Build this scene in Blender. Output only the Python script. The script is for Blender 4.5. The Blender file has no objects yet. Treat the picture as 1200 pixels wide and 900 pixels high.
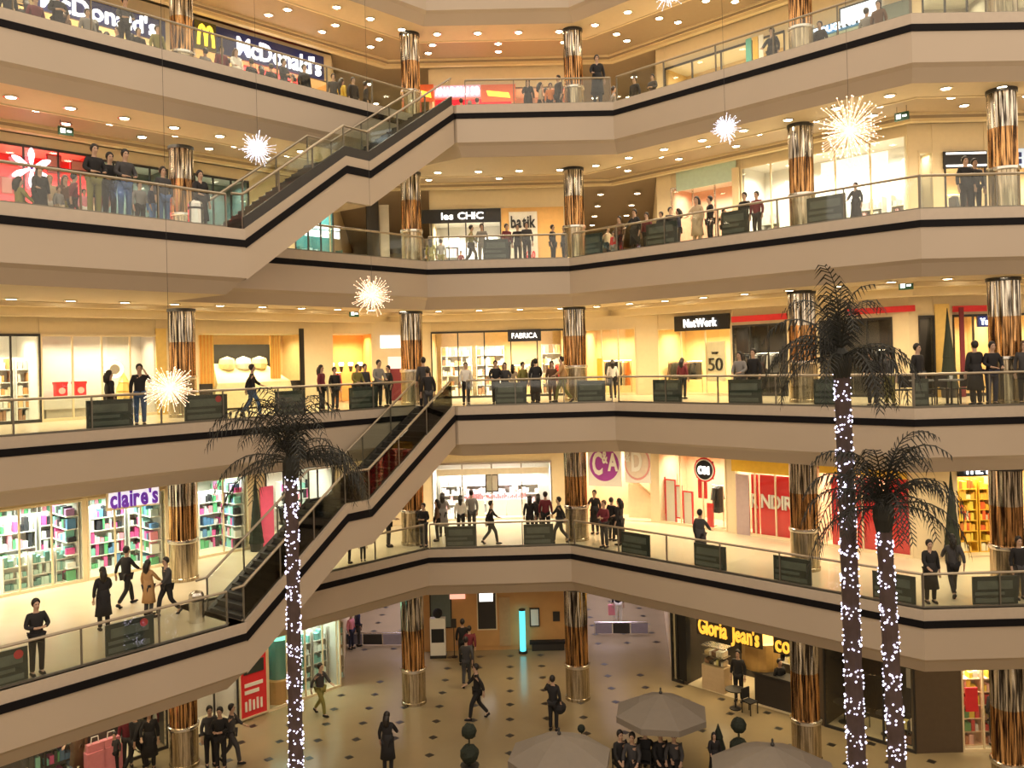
import bpy, bmesh, math, random
from mathutils import Vector, Matrix
from mathutils.geometry import tessellate_polygon
random.seed(7)
SC = bpy.context.scene
COL = SC.collection
# ---------------------------------------------------------------- camera
FPX, CX, CY = 1000.0, 600.0, 416.19
PIT, ROL = math.radians(.408), math.radians(1.486)
SH = .02073                       # every storey sits a few cm further right than the one below
EZ = 13.1                         # eye height over the ground floor
_R = Vector((1, 0, 0)); _U = Vector((0, -math.sin(PIT), math.cos(PIT))); _F = Vector((0, math.cos(PIT), math.sin(PIT)))
_c, _s = math.cos(ROL), math.sin(ROL)
_r2 = _c*_R - _s*_U; _u2 = _s*_R + _c*_U
cd = bpy.data.cameras.new('camera'); cam = bpy.data.objects.new('camera', cd); COL.objects.link(cam)
cd.sensor_width = 36; cd.lens = 30; cd.shift_y = (CY-450)/1200; cd.clip_end = 300; cd.clip_start = .1
m = Matrix.Identity(4)
for i in range(3):
    m[i][0] = _r2[i]; m[i][1] = _u2[i]; m[i][2] = -_F[i]
m[2][3] = EZ
cam.matrix_world = m
SC.camera = cam
# ---------------------------------------------------------------- world, exposure
w = bpy.data.worlds.new('world'); SC.world = w; w.use_nodes = True
w.node_tree.nodes['Background'].inputs[0].default_value = (1, .82, .64, 1)
w.node_tree.nodes['Background'].inputs[1].default_value = 1.6
SC.view_settings.view_transform = 'Standard'; SC.view_settings.look = 'None'
SC.view_settings.gamma = 1; SC.view_settings.use_curve_mapping = False
SC.view_settings.exposure = 0.0
SC.cycles.max_bounces = 6; SC.cycles.diffuse_bounces = 3; SC.cycles.glossy_bounces = 3
SC.cycles.transparent_max_bounces = 24; SC.cycles.transmission_bounces = 4
SC.cycles.caustics_reflective = False; SC.cycles.caustics_refractive = False
SC.cycles.sample_clamp_indirect = 4

def area_light(name, loc, sx, sy, power, color=(1, .8, .52), rotz=0, rot=None):
    d = bpy.data.lights.new(name, 'AREA'); d.shape = 'RECTANGLE'; d.size = sx; d.size_y = sy
    d.energy = power; d.color = color; d.spread = math.radians(135)
    o = bpy.data.objects.new(name, d); COL.objects.link(o); o.location = loc
    o.rotation_euler = rot or (0, 0, rotz)
    return o

# ---------------------------------------------------------------- plan of the atrium
ZL = [None]+[EZ-7.372+5.4*k for k in range(5)]      # dark line on the edge of floors 1..4 and of the roof ring (5)
FL = [0]+[ZL[k]+.4 for k in range(1, 6)]
CEILZ = [ZL[k+1]-(1.6, 1.6, 1.6, 1.2, 1.2)[k] for k in range(5)]             # top of the shopfronts
def dxl(l): return SH*((ZL[l] if l else 0)-EZ)
def V2(x, y): return Vector((x, y))
def ext(a, b, d): return a+(b-a).normalized()*d     # a moved towards b
A0, A1 = V2(-11.3, 18.82), V2(-7.33, 23.49)
B0, B1, B2, B3, B4 = V2(-7.94, 26.94), V2(-3.18, 32.01), V2(2.18, 32.07), V2(11.04, 22.99), V2(19.5, 23.05)
C0, C1 = V2(-12.81, 21.35), V2(-3.48, 31.68)
D0, D1, D2, D3 = V2(-1.94, 30.5), V2(3.69, 30.63), V2(10.96, 23.26), V2(19.5, 23.5)
AX = A0-(A1-A0).normalized()*4
BX = B0-(B1-B0).normalized()*15
CXX = C0-(C1-C0).normalized()*5.5
Q = V2(-9.55, 25.22)
ST_END = D0+(D1-D0).normalized().orthogonal()*0     # stairs' outer top corner
OCT = [BX, B1, B2, B3, B4]
EDGE = {1: [AX, A1, Q, B1, B2, B3, B4], 3: [AX, A1, Q, B1, B2, B3, B4],
        2: [CXX, C1, D0, D1, D2, D3], 4: [CXX, C1, D0, D1, D2, D3], 5: OCT}
RAIL = {1: [[AX, A1], [V2(-6.4, 28.58), B1, B2, B3, B4]], 3: [[AX, A1], [V2(-7.4, 27.5), B1, B2, B3, B4]],
        2: [[CXX, C1], [D0, D1, D2, D3]], 4: [[CXX, C1], [D0, D1, D2, D3]]}
def offs(poly, s):
    out = []
    n = len(poly)
    for i, p in enumerate(poly):
        ds = []
        if i > 0: ds.append((p-poly[i-1]).normalized())
        if i < n-1: ds.append((poly[i+1]-p).normalized())
        ns = [V2(-d.y, d.x) for d in ds]
        if len(ns) == 1: out.append(p+ns[0]*s)
        else:
            b = (ns[0]+ns[1]); k = 1+ns[0].dot(ns[1])
            out.append(p+b*(s/max(k, .35)))
    return out
def proj(P):
    d = Vector(P)-Vector((0, 0, EZ)); z = d.dot(_F)
    return CX+d.dot(_r2)/z*FPX, CY-d.dot(_u2)/z*FPX
def ray(px, py):
    return _F+_r2*((px-CX)/FPX)-_u2*((py-CY)/FPX)
def at_z(px, py, z):
    d = ray(px, py); t = (z-EZ)/d.z; return Vector((0, 0, EZ))+d*t
def at_y(px, py, Y):
    d = ray(px, py); t = Y/d.y; return Vector((0, 0, EZ))+d*t
def along(poly, px, z, dx):
    """the point of a polyline seen in image column px, with the direction there"""
    seg = []
    for a, b in zip(poly[:-1], poly[1:]):
        pa, pb = proj((a.x+dx, a.y, z))[0], proj((b.x+dx, b.y, z))[0]
        if min(pa, pb)-.01 <= px <= max(pa, pb)+.01 and abs(pb-pa) > 1e-6:
            lo, hi = 0., 1.
            for _ in range(40):
                mid = (lo+hi)/2; p = a.lerp(b, mid)
                if (proj((p.x+dx, p.y, z))[0] < px) == (pa < pb): lo = mid
                else: hi = mid
            p = a.lerp(b, lo); return Vector((p.x+dx, p.y, z)), (b-a).normalized()
    a, b = (poly[0], poly[1]) if px < 600 else (poly[-2], poly[-1])
    e = a if px < 600 else b
    return Vector((e.x+dx, e.y, z)), (b-a).normalized()
# walls of the shopfronts: left slant, left corner, back, right corner, right slant, right flat
def wallpts(l):
    s = 4.85 if l == 0 else 5.7
    o = offs(OCT, s); yb = 38.9 if l == 0 else o[1].y
    L1p = ext(o[1], o[0], 2.6); R1p = ext(o[2], o[3], 2.4 if l else 3.2)
    return [o[0], L1p, V2(-4.1 if l == 0 else -3.5, yb), V2(2.62, yb), R1p, o[3], o[4]]
WALL = {l: wallpts(l) for l in range(5)}
OPEN = {0: (1, 3), 1: (), 2: (), 3: (1, 3), 4: (1, 3)}      # corner segments left open to the side passages
def wall_seg(l, i, off=0):
    a, b = WALL[l][i], WALL[l][i+1]; d = (b-a).normalized(); n = V2(-d.y, d.x)
    return a-n*off, b-n*off, d, n                    # off > 0: towards the atrium
def wallhit(l, px, py, off=0):
    """where the line of sight meets the shopfront plane moved by off"""
    d = ray(px, py); best = None
    for i in range(len(WALL[l])-1):
        if i in OPEN[l]: continue
        a, b, u, n = wall_seg(l, i, off)
        ax = Vector((a.x+dxl(l), a.y))
        den = d.x*n.x+d.y*n.y
        if abs(den) < 1e-6: continue
        t = (ax.x*n.x+ax.y*n.y)/den
        if t <= 0: continue
        P = Vector((0, 0, EZ))+d*t; x = (P.x-ax.x)*u.x+(P.y-ax.y)*u.y; L = (b-a).length
        pen = max(0, -x, x-L)
        if best is None or pen < best[0]: best = (pen, P, u, n, i, x)
    return best[1:]

# ---------------------------------------------------------------- materials
MATS = {}
def mat(name, c=(.5, .5, .5), rough=.5, metal=0., emit=0., ecol=None, var=.12, scale=6., spec=.5, sample=True):
    if name in MATS: return MATS[name]
    M = bpy.data.materials.new(name); M.use_nodes = True; nt = M.node_tree; b = nt.nodes['Principled BSDF']
    b.inputs['Roughness'].default_value = rough; b.inputs['Metallic'].default_value = metal
    b.inputs['Specular IOR Level'].default_value = spec
    if var > 0:
        tc = nt.nodes.new('ShaderNodeTexCoord'); no = nt.nodes.new('ShaderNodeTexNoise'); mx = nt.nodes.new('ShaderNodeMix'); mx.data_type = 'RGBA'
        no.inputs['Scale'].default_value = scale; no.inputs['Detail'].default_value = 3
        nt.links.new(tc.outputs['Object'], no.inputs['Vector']); nt.links.new(no.outputs['Fac'], mx.inputs['Factor'])
        mx.inputs['A'].default_value = tuple(x*(1-var) for x in c)+(1,); mx.inputs['B'].default_value = tuple(min(1, x*(1+var)) for x in c)+(1,)
        nt.links.new(mx.outputs['Result'], b.inputs['Base Color'])
    else: b.inputs['Base Color'].default_value = tuple(c)+(1,)
    if emit:
        b.inputs['Emission Color'].default_value = tuple(ecol or c)+(1,); b.inputs['Emission Strength'].default_value = emit
        if not sample: M.cycles.emission_sampling = 'NONE'
    MATS[name] = M
    return M
def glassmat(name, tint=(.9, .96, .93), gloss=.08):
    M = bpy.data.materials.new(name); M.use_nodes = True; nt = M.node_tree; nt.nodes.clear()
    o = nt.nodes.new('ShaderNodeOutputMaterial'); t = nt.nodes.new('ShaderNodeBsdfTransparent'); g = nt.nodes.new('ShaderNodeBsdfGlossy'); x = nt.nodes.new('ShaderNodeMixShader')
    t.inputs[0].default_value = tuple(tint)+(1,); g.inputs['Roughness'].default_value = .03; x.inputs[0].default_value = gloss
    nt.links.new(t.outputs[0], x.inputs[1]); nt.links.new(g.outputs[0], x.inputs[2]); nt.links.new(x.outputs[0], o.inputs[0])
    MATS[name] = M; return M
def palette(name, cols, rough=.55, emit=0.):
    """small goods: every loose piece takes one of the colours"""
    M = bpy.data.materials.new(name); M.use_nodes = True; nt = M.node_tree; b = nt.nodes['Principled BSDF']; b.inputs['Roughness'].default_value = rough
    g = nt.nodes.new('ShaderNodeNewGeometry'); r = nt.nodes.new('ShaderNodeValToRGB'); r.color_ramp.interpolation = 'CONSTANT'
    e = r.color_ramp.elements
    while len(e) < len(cols): e.new(.5)
    for i, c in enumerate(cols): e[i].position = i/len(cols); e[i].color = tuple(c)+(1,)
    nt.links.new(g.outputs['Random Per Island'], r.inputs[0]); nt.links.new(r.outputs[0], b.inputs['Base Color'])
    MATS[name] = M; return M
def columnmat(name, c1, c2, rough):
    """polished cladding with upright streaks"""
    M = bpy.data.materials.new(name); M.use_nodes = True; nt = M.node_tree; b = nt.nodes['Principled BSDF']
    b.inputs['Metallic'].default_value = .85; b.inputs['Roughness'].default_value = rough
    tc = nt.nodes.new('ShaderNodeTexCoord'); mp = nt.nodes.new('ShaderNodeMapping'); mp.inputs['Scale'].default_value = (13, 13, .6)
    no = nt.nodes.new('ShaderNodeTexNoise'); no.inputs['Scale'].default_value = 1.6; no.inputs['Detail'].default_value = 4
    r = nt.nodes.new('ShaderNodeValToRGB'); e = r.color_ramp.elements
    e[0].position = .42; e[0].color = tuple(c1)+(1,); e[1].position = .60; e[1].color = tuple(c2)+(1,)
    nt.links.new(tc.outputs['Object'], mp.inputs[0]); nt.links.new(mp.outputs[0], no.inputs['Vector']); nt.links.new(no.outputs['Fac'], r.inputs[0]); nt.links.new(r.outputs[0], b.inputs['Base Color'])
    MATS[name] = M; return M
M_FASC = mat('fascia_plaster', (.47, .385, .29), .42, var=.05, scale=.6)
M_SOFF = mat('soffit_plaster', (.72, .60, .42), .6, var=.05)
M_CEIL = mat('ceiling_panel_brown', (.36, .28, .19), .55, var=.06)
M_CORN = mat('cornice_cream', (.80, .67, .44), .45, var=.05)
M_BLACK = mat('black_trim', (.006, .005, .006), .7, var=0, spec=.15)
M_CURB = mat('curb_stone', (.50, .42, .33), .4, var=.08)
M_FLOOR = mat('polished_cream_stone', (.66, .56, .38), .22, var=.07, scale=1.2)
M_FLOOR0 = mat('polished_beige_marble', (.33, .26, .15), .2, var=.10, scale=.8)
M_INLAY = mat('dark_stone_inlay', (.03, .025, .02), .3, var=0)
M_CREAM = mat('cream_wall', (.80, .66, .42), .55, var=.05)
M_WHITE = mat('white_wall', (.9, .87, .8), .5, var=.03)
M_STEEL = mat('brushed_steel', (.75, .72, .66), .25, metal=1, var=.05)
M_RAIL = mat('handrail_metal', (.40, .34, .25), .35, metal=.6, var=0)
M_POST = mat('post_metal', (.22, .20, .16), .4, metal=.6, var=0)
M_DARKM = mat('dark_metal', (.04, .038, .036), .4, metal=.3, var=0)
M_GLASS = glassmat('balustrade_glass', (.93, .96, .94), .05)
M_SMOKE = glassmat('smoked_glass', (.30, .31, .28), .07)
M_PANE = glassmat('shop_glass', (.96, .97, .95), .05)
M_LAMP = mat('downlight_glow', (1, .85, .6), emit=22, ecol=(1, .84, .58), var=0)
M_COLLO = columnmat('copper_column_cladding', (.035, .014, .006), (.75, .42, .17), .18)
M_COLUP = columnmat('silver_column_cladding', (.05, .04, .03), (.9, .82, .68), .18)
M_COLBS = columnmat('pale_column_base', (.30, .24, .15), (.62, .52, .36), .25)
M_SKIN = mat('skin', (.50, .32, .22), .55, var=0)
M_ADV = mat('advert_dark', (.035, .045, .04), .3, var=.3, scale=3)
M_ADV2 = mat('advert_green', (.11, .125, .105), .35, var=.4, scale=3)
M_ADVR = mat('advert_red', (.5, .04, .05), .4, var=0)

# ---------------------------------------------------------------- mesh builder
class MB:
    def __init__(s): s.v = []; s.f = []
    def quad(s, *p):
        n = len(s.v); s.v += [tuple(q) for q in p]; s.f.append(tuple(range(n, n+len(p)))); return s
    def hexa(s, c):                                   # 4 bottom corners, 4 top corners
        n = len(s.v); s.v += [tuple(q) for q in c]
        s.f += [(n, n+3, n+2, n+1), (n+4, n+5, n+6, n+7)]+[(n+i, n+(i+1) % 4, n+4+(i+1) % 4, n+4+i) for i in range(4)]; return s
    def box(s, x0, x1, y0, y1, z0, z1):
        return s.hexa([(x0, y0, z0), (x1, y0, z0), (x1, y1, z0), (x0, y1, z0), (x0, y0, z1), (x1, y0, z1), (x1, y1, z1), (x0, y1, z1)])
    def bar(s, p, q, wx, wz):                         # a rectangular bar between two points
        p, q = Vector(p), Vector(q); d = (q-p).normalized(); a = d.cross(Vector((0, 0, 1)))
        a = a.normalized() if a.length > 1e-4 else Vector((1, 0, 0)); b = a.cross(d)
        a = a*wx/2; b = b*wz/2
        return s.hexa([p-a-b, p+a-b, p+a+b, p-a+b, q-a-b, q+a-b, q+a+b, q-a+b])
    def tube(s, pts, r, n=8, cap=True):
        pts = [Vector(p) for p in pts]; rs = r if isinstance(r, (list, tuple)) else [r]*len(pts); base = len(s.v)
        up = None
        for i, p in enumerate(pts):
            d = (pts[min(i+1, len(pts)-1)]-pts[max(i-1, 0)]).normalized()
            if up is None: up = d.orthogonal().normalized()
            a = (up-d*up.dot(d)); a = a.normalized() if a.length > 1e-5 else d.orthogonal().normalized(); up = a; b = d.cross(a)
            s.v += [tuple(p+(a*math.cos(2*math.pi*k/n)+b*math.sin(2*math.pi*k/n))*rs[i]) for k in range(n)]
        for i in range(len(pts)-1):
            for k in range(n):
                s.f.append((base+i*n+k, base+i*n+(k+1) % n, base+(i+1)*n+(k+1) % n, base+(i+1)*n+k))
        if cap:
            s.f.append(tuple(base+k for k in reversed(range(n)))); s.f.append(tuple(base+(len(pts)-1)*n+k for k in range(n)))
        return s
    def lathe(s, prof, n=16, c=(0, 0, 0), flute=0.):
        base = len(s.v)
        for r, z in prof:
            for k in range(n):
                rr = r*(1-(flute if k % 2 else 0)); a = 2*math.pi*k/n
                s.v.append((c[0]+rr*math.cos(a), c[1]+rr*math.sin(a), c[2]+z))
        for i in range(len(prof)-1):
            for k in range(n): s.f.append((base+i*n+k, base+i*n+(k+1) % n, base+(i+1)*n+(k+1) % n, base+(i+1)*n+k))
        s.f.append(tuple(base+k for k in reversed(range(n)))); s.f.append(tuple(base+(len(prof)-1)*n+k for k in range(n)))
        return s
    def ball(s, c, r, n=8, sz=1.):
        return s.lathe([(max(.02*r, r*math.sin(math.pi*i/(n//2+1))), -r*sz*math.cos(math.pi*i/(n//2+1))) for i in range(n//2+2)], n, c)
    def prism(s, poly, z0, z1):
        tri = tessellate_polygon([[Vector((p[0], p[1], 0)) for p in poly]]); n = len(s.v); k = len(poly)
        s.v += [(p[0], p[1], z0) for p in poly]+[(p[0], p[1], z1) for p in poly]
        for t in tri:
            s.f.append((n+t[0], n+t[1], n+t[2])); s.f.append((n+k+t[2], n+k+t[1], n+k+t[0]))
        for i in range(k): s.f.append((n+i, n+(i+1) % k, n+k+(i+1) % k, n+k+i))
        return s
    def sheet(s, poly, z):
        tri = tessellate_polygon([[Vector((p[0], p[1], 0)) for p in poly]]); n = len(s.v)
        s.v += [(p[0], p[1], z) for p in poly]
        s.f += [(n+t[0], n+t[1], n+t[2]) for t in tri]; return s
    def sweep(s, prof, poly, dx, z, closed=False):
        cols = [offs(poly, a) for a, _ in prof]; n = len(s.v); k = len(poly); m_ = len(prof)
        for (a, b), c in zip(prof, cols): s.v += [(p.x+dx, p.y, z+b) for p in c]
        for j in range(m_ if closed else m_-1):
            j2 = (j+1) % m_
            for i in range(k-1): s.f.append((n+j*k+i, n+j*k+i+1, n+j2*k+i+1, n+j2*k+i))
        return s
    def mesh(s, name, material, smooth=False):
        me = bpy.data.meshes.new(name); me.from_pydata(s.v, [], s.f)
        bm = bmesh.new(); bm.from_mesh(me); bmesh.ops.recalc_face_normals(bm, faces=bm.faces); bm.to_mesh(me); bm.free()
        if material: me.materials.append(material)
        if smooth: me.polygons.foreach_set('use_smooth', [True]*len(me.polygons))
        return me
    def build(s, name, material, parent=None, smooth=False, kind=None):
        return link(name, s.mesh(name, material, smooth), parent, kind)
def link(name, me, parent=None, kind=None):
    o = bpy.data.objects.new(name, me); COL.objects.link(o)
    if parent is not None: o.parent = parent
    if kind: o['kind'] = kind
    return o
def tag(o, label, cat, group=None):
    o['label'] = label; o['category'] = cat
    if group: o['group'] = group
    return o
def thing(name, loc=(0, 0, 0), rotz=0, label=None, cat=None, group=None):
    o = bpy.data.objects.new(name, None); COL.objects.link(o); o.location = loc; o.rotation_euler = (0, 0, rotz); o.empty_display_size = .2
    if label: tag(o, label, cat, group)
    return o
def struct(name, mb, material, parent=None):
    o = mb.build(name, material, parent)
    if parent is None: o['kind'] = 'structure'
    return o
def put(name, me, parent, loc=(0, 0, 0), rotz=0):
    o = link(name, me, parent); o.location = loc; o.rotation_euler = (0, 0, rotz); return o
def angle(u): return math.atan2(u.y, u.x)

# ================================================================ STRUCTURE
FAR = 60
# ground floor with its small dark inlays
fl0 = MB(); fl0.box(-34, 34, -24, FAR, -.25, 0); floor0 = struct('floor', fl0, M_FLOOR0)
inl = MB(); inl.prism([(-.17, 0), (0, -.17), (.17, 0), (0, .17)], 0, .004); inl_me = inl.mesh('floor_inlay', M_INLAY)
def inside_walls(l, x, y):
    P = [p for p in WALL[l]]
    return all(((b-a).normalized().x*(y-a.y)-(b-a).normalized().y*(x-a.x)) < -.3 for a, b in ((P[0], P[1]), (P[2], P[3]), (P[4], P[5])))
n_in = 0
for j in range(22):
    for i in range(-12, 14):
        y = 24.6+j*1.345; x = -.42+i*1.345+(.67 if False else 0)
        if (i+j) % 2 == 0 and j < 12 and False: continue
        p = proj((x, y, 0))
        if -10 < p[0] < 1210 and p[1] < 905 and (inside_walls(0, x, y) or (j > 10 and (-8 < x < -5 or 3 < x < 7))) and n_in < 290:
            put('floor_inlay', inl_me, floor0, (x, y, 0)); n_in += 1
# storeys
for l in range(1, 6):
    dx, z = dxl(l), ZL[l]; E = EDGE[l]
    fa = MB(); fa.sweep([(.30, .4), (.0, .4), (.0, .10)], E, dx, z)
    struct('trim_%d' % (20+l), fa, M_CURB)
    bl = MB(); bl.sweep([(.05, .095), (-.035, .095), (-.035, -.095), (.05, -.095)], E, dx, z, True); struct('trim_%d' % l, bl, M_BLACK)
    fb = MB(); fb.sweep([(.0, -.10), (.0, -.95), (.12, -1.05), (.38, -1.4)], E, dx, z); struct('trim_%d' % (10+l), fb, M_FASC)
    if l < 5:
        pts = [(p.x+dx, p.y) for p in offs(E, .02)]+[(34, 26), (34, FAR), (-34, FAR), (-34, 14)]
        struct('floor', MB().sheet(pts, FL[l]), M_FLOOR)
    # soffit ring, lit recess, cornice
    inner = offs(OCT, 1.95)
    so = MB(); so.sheet([(p.x+dx, p.y) for p in offs(E, .38)]+[(p.x+dx, p.y) for p in reversed(inner)], z-1.4)
    struct('ceiling', so, M_SOFF)
    ce = MB(); ce.sweep([(1.95, -1.4), (1.95, -1.02), (4.95, -1.02), (4.95, -1.2)], OCT, dx, z)
    struct('ceiling', ce, M_CEIL)
    co = MB(); co.sweep([(1.93, -1.43), (2.02, -1.43), (2.02, -1.30), (1.93, -1.30)], OCT, dx, z, True)
    if l >= 4: co.sweep([(4.9, -1.0), (4.9, -1.10), (5.25, -1.10), (5.25, -1.22), (5.5, -1.22)], OCT, dx, z)
    else: co.sweep([(4.7, -1.18), (4.7, -1.34), (5.05, -1.34), (5.05, -1.62), (5.5, -1.62)], OCT, dx, z)
    struct('trim_%d' % (30+l), co, M_CORN)
    cf = MB(); cf.sheet([(p.x+dx, p.y) for p in offs(OCT, 4.95)]+[(34, 26), (34, FAR), (-34, FAR), (-34, 14)], z-(1.19 if l < 4 else 1.05)); struct('ceiling', cf, M_CEIL)
bk = MB(); bk.box(-34, 34, FAR, FAR+.2, 0, ZL[5]); struct('wall_back', bk, M_CREAM)
bk = MB(); bk.box(-34.2, -34, 10, FAR, 0, ZL[5]); struct('wall_left', bk, M_CREAM)
bk = MB(); bk.box(34, 34.2, 20, FAR, 0, ZL[5]); struct('wall_right', bk, M_CREAM)

# unseen near walls added around the camera to shape the world light; no roof
for nm, bx in (('wall_front', (-30, 30, -24.3, -24)), ('wall_near_left', (-24.3, -24, -24, 14)), ('wall_near_right', (24, 24.3, -24, 23))):
    struct(nm, MB().box(*bx, 0, 10.5 if nm == 'wall_front' else 15), M_FASC)

# area lights added under each storey's ceiling recess to brighten the walkways
for l in range(0, 5):
    dx = dxl(l+1); z = ZL[l+1]-1.06
    ring = offs(OCT, 3.1)
    pw = [13, 32, 38, 38, 38][l]
    for a, b, t0, t1 in ((ring[0], ring[1], .3, .62), (ring[0], ring[1], .62, .97), (ring[1], ring[2], .05, .95), (ring[2], ring[3], .03, .5), (ring[2], ring[3], .5, .97), (ring[3], ring[4], .03, .95)):
        L = (b-a).length*(t1-t0); p = a.lerp(b, (t0+t1)/2)
        area_light('walkway_lamp', (p.x+dx, p.y, z), L*.9, .5, pw*L*.9, ((1, .76, .44), (1, .84, .60), (1, .79, .50), (1, .83, .60), (1, .80, .56))[l], angle(b-a))
for l, X, Y, ln in ((0, 4.6, 46, 14), (0, -6, 46, 14), (3, 4.6, 46, 12), (3, -6.0, 45, 12), (4, 4.6, 45, 12), (4, -6.0, 45, 12)):
    area_light('passage_lamp', (X, Y, ZL[l+1]-1.25), 1.4, ln, (150 if X > 0 else 90) if l else 330, (1, .8, .6) if l else (.85, .75, 1))
# side passages
def passage(l, xa, ya, xb, yb, material, end=None):
    z0, z1 = FL[l] if l else 0, ZL[l+1]-1.19
    mb = MB(); mb.bar((xa, ya, (z0+z1)/2), (xb, yb, (z0+z1)/2), .15, z1-z0); return mb
for l in (0, 3, 4):
    d = dxl(l); Wl = WALL[l]
    struct('wall_passage', passage(l, Wl[3].x+d, Wl[3].y+.1, Wl[3].x+d, 57, None), M_CREAM)
    struct('wall_passage', passage(l, Wl[4].x+d+.1, Wl[4].y+.1, Wl[4].x+d+3.2, 57, None), M_CREAM)
    if True:
        struct('wall_passage', passage(l, Wl[2].x+d, Wl[2].y+.1, Wl[2].x+d, 57, None), M_CREAM)
        struct('wall_passage', passage(l, Wl[1].x+d-.1, Wl[1].y+.1, Wl[1].x+d-3.2, 57, None), M_CREAM)

# ---------------------------------------------------------------- columns
PC = [V2(-10.99, 28.42), V2(-3.9, 33.13), V2(2.44, 33.12), V2(9.42, 27.66), V2(14.15, 24.5)]
ORD = ['leftmost', 'second from left', 'third from left', 'second from right', 'rightmost']
LEV = ['ground floor', 'first floor', 'second floor', 'third floor', 'top floor']
RAD = [.46, .45, .44, .40, .38]
for l in range(5):
    for i, p in enumerate(PC):
        z0 = FL[l] if l else 0; h = ZL[l+1]-1.4-z0; r = RAD[l]
        lab = '%s polished column on the %s' % (ORD[i], LEV[l])
        t = thing('column', (p.x+SH*(z0+2-EZ), p.y, z0), i*.3, lab, 'column')
        hb = 1.28; hm = hb+(h-hb)*.52
        MB().lathe([(r*1.05, 0), (r*1.05, .1), (r*1.0, .12), (r*1.0, hb-.02)], 24).build('base_casing', M_COLBS, t)
        MB().lathe([(r*1.06, hb-.03), (r*1.09, hb), (r*1.09, hb+.07), (r*1.0, hb+.09)], 24).build('collar', M_STEEL, t)
        MB().lathe([(r*.96, hb+.08), (r*.96, hm)], 40, flute=.07).build('lower_cladding', M_COLLO, t)
        MB().lathe([(r*.97, hm), (r*.97, h-.08)], 40, flute=.07).build('upper_cladding', M_COLUP, t)
        MB().lathe([(r*1.04, h-.1), (r*1.04, h)], 24).build('top_ring', M_DARKM, t)

# ---------------------------------------------------------------- downlights
dl_a = MB(); dl_a.lathe([(.17, 0), (.19, -.02), (.15, -.035), (.13, -.02)], 12); me_trim = dl_a.mesh('trim_ring', M_STEEL)
dl_b = MB(); dl_b.lathe([(.135, -.012), (.12, -.03)], 12); me_lens = dl_b.mesh('lens', M_LAMP)
def downlight(x, y, z, label, group):
    t = thing('ceiling_light', (x, y, z), 0, label, 'ceiling light', group)
    put('trim_ring', me_trim, t); put('lens', me_lens, t)
CN = {2: 'second floor', 3: 'third floor', 4: 'top floor'}
ORDW = ['first', 'second', 'third', 'fourth', 'fifth', 'sixth', 'seventh', 'eighth', 'ninth', 'tenth', 'eleventh', 'twelfth', 'thirteenth', 'fourteenth', 'fifteenth', 'sixteenth', 'seventeenth', 'eighteenth', 'nineteenth', 'twentieth']
ORDW += ['twenty-'+w_ for w_ in ORDW[:9]]+['thirtieth']+['thirty-'+w_ for w_ in ORDW[:9]]
for l in (2, 3, 4):
    dx = dxl(l+1); z = ZL[l+1]
    for s, zz, step, nm in ((1.15, -1.4, 1.45, 'edge soffit'), (2.45, -1.02, 1.9, 'front brown ceiling row'), (3.3, -1.02, 2.1, 'middle brown ceiling row'), (4.2, -1.02, 2.3, 'rear brown ceiling row')):
        P = offs(OCT, s); row = []
        for a, b in zip(P[:-1], P[1:]):
            L = (b-a).length; n = max(1, int(L/step))
            for k in range(n):
                p = a.lerp(b, (k+.5)/n); q = proj((p.x+dx, p.y, z+zz))
                if -20 < q[0] < 1220 and q[1] > -10: row.append(p)
        for k, p in enumerate(row):
            downlight(p.x+dx, p.y, z+zz, '%s downlight from left in the %s over the %s' % (ORDW[k], nm, CN[l]), 'downlights in the %s over the %s' % (nm, CN[l]))
for l, x0, n in ((4, 4.3, 4), (4, -6.3, 4), (3, 4.3, 4)):
    for j in range(n):
        for i in range(2):
            sd_ = 'right' if x0 > 0 else 'left'
            downlight(x0+i*1.7+j*.15*(1 if x0 > 0 else -1), 39.5+j*3.0, ZL[l+1]-1.19, '%s downlight of the %s nearest pair in the %s passage of the %s' % (('left', 'right')[i], ORDW[j], sd_, CN[l]), 'downlights of the %s passage on the %s' % (sd_, CN[l]))

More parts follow.
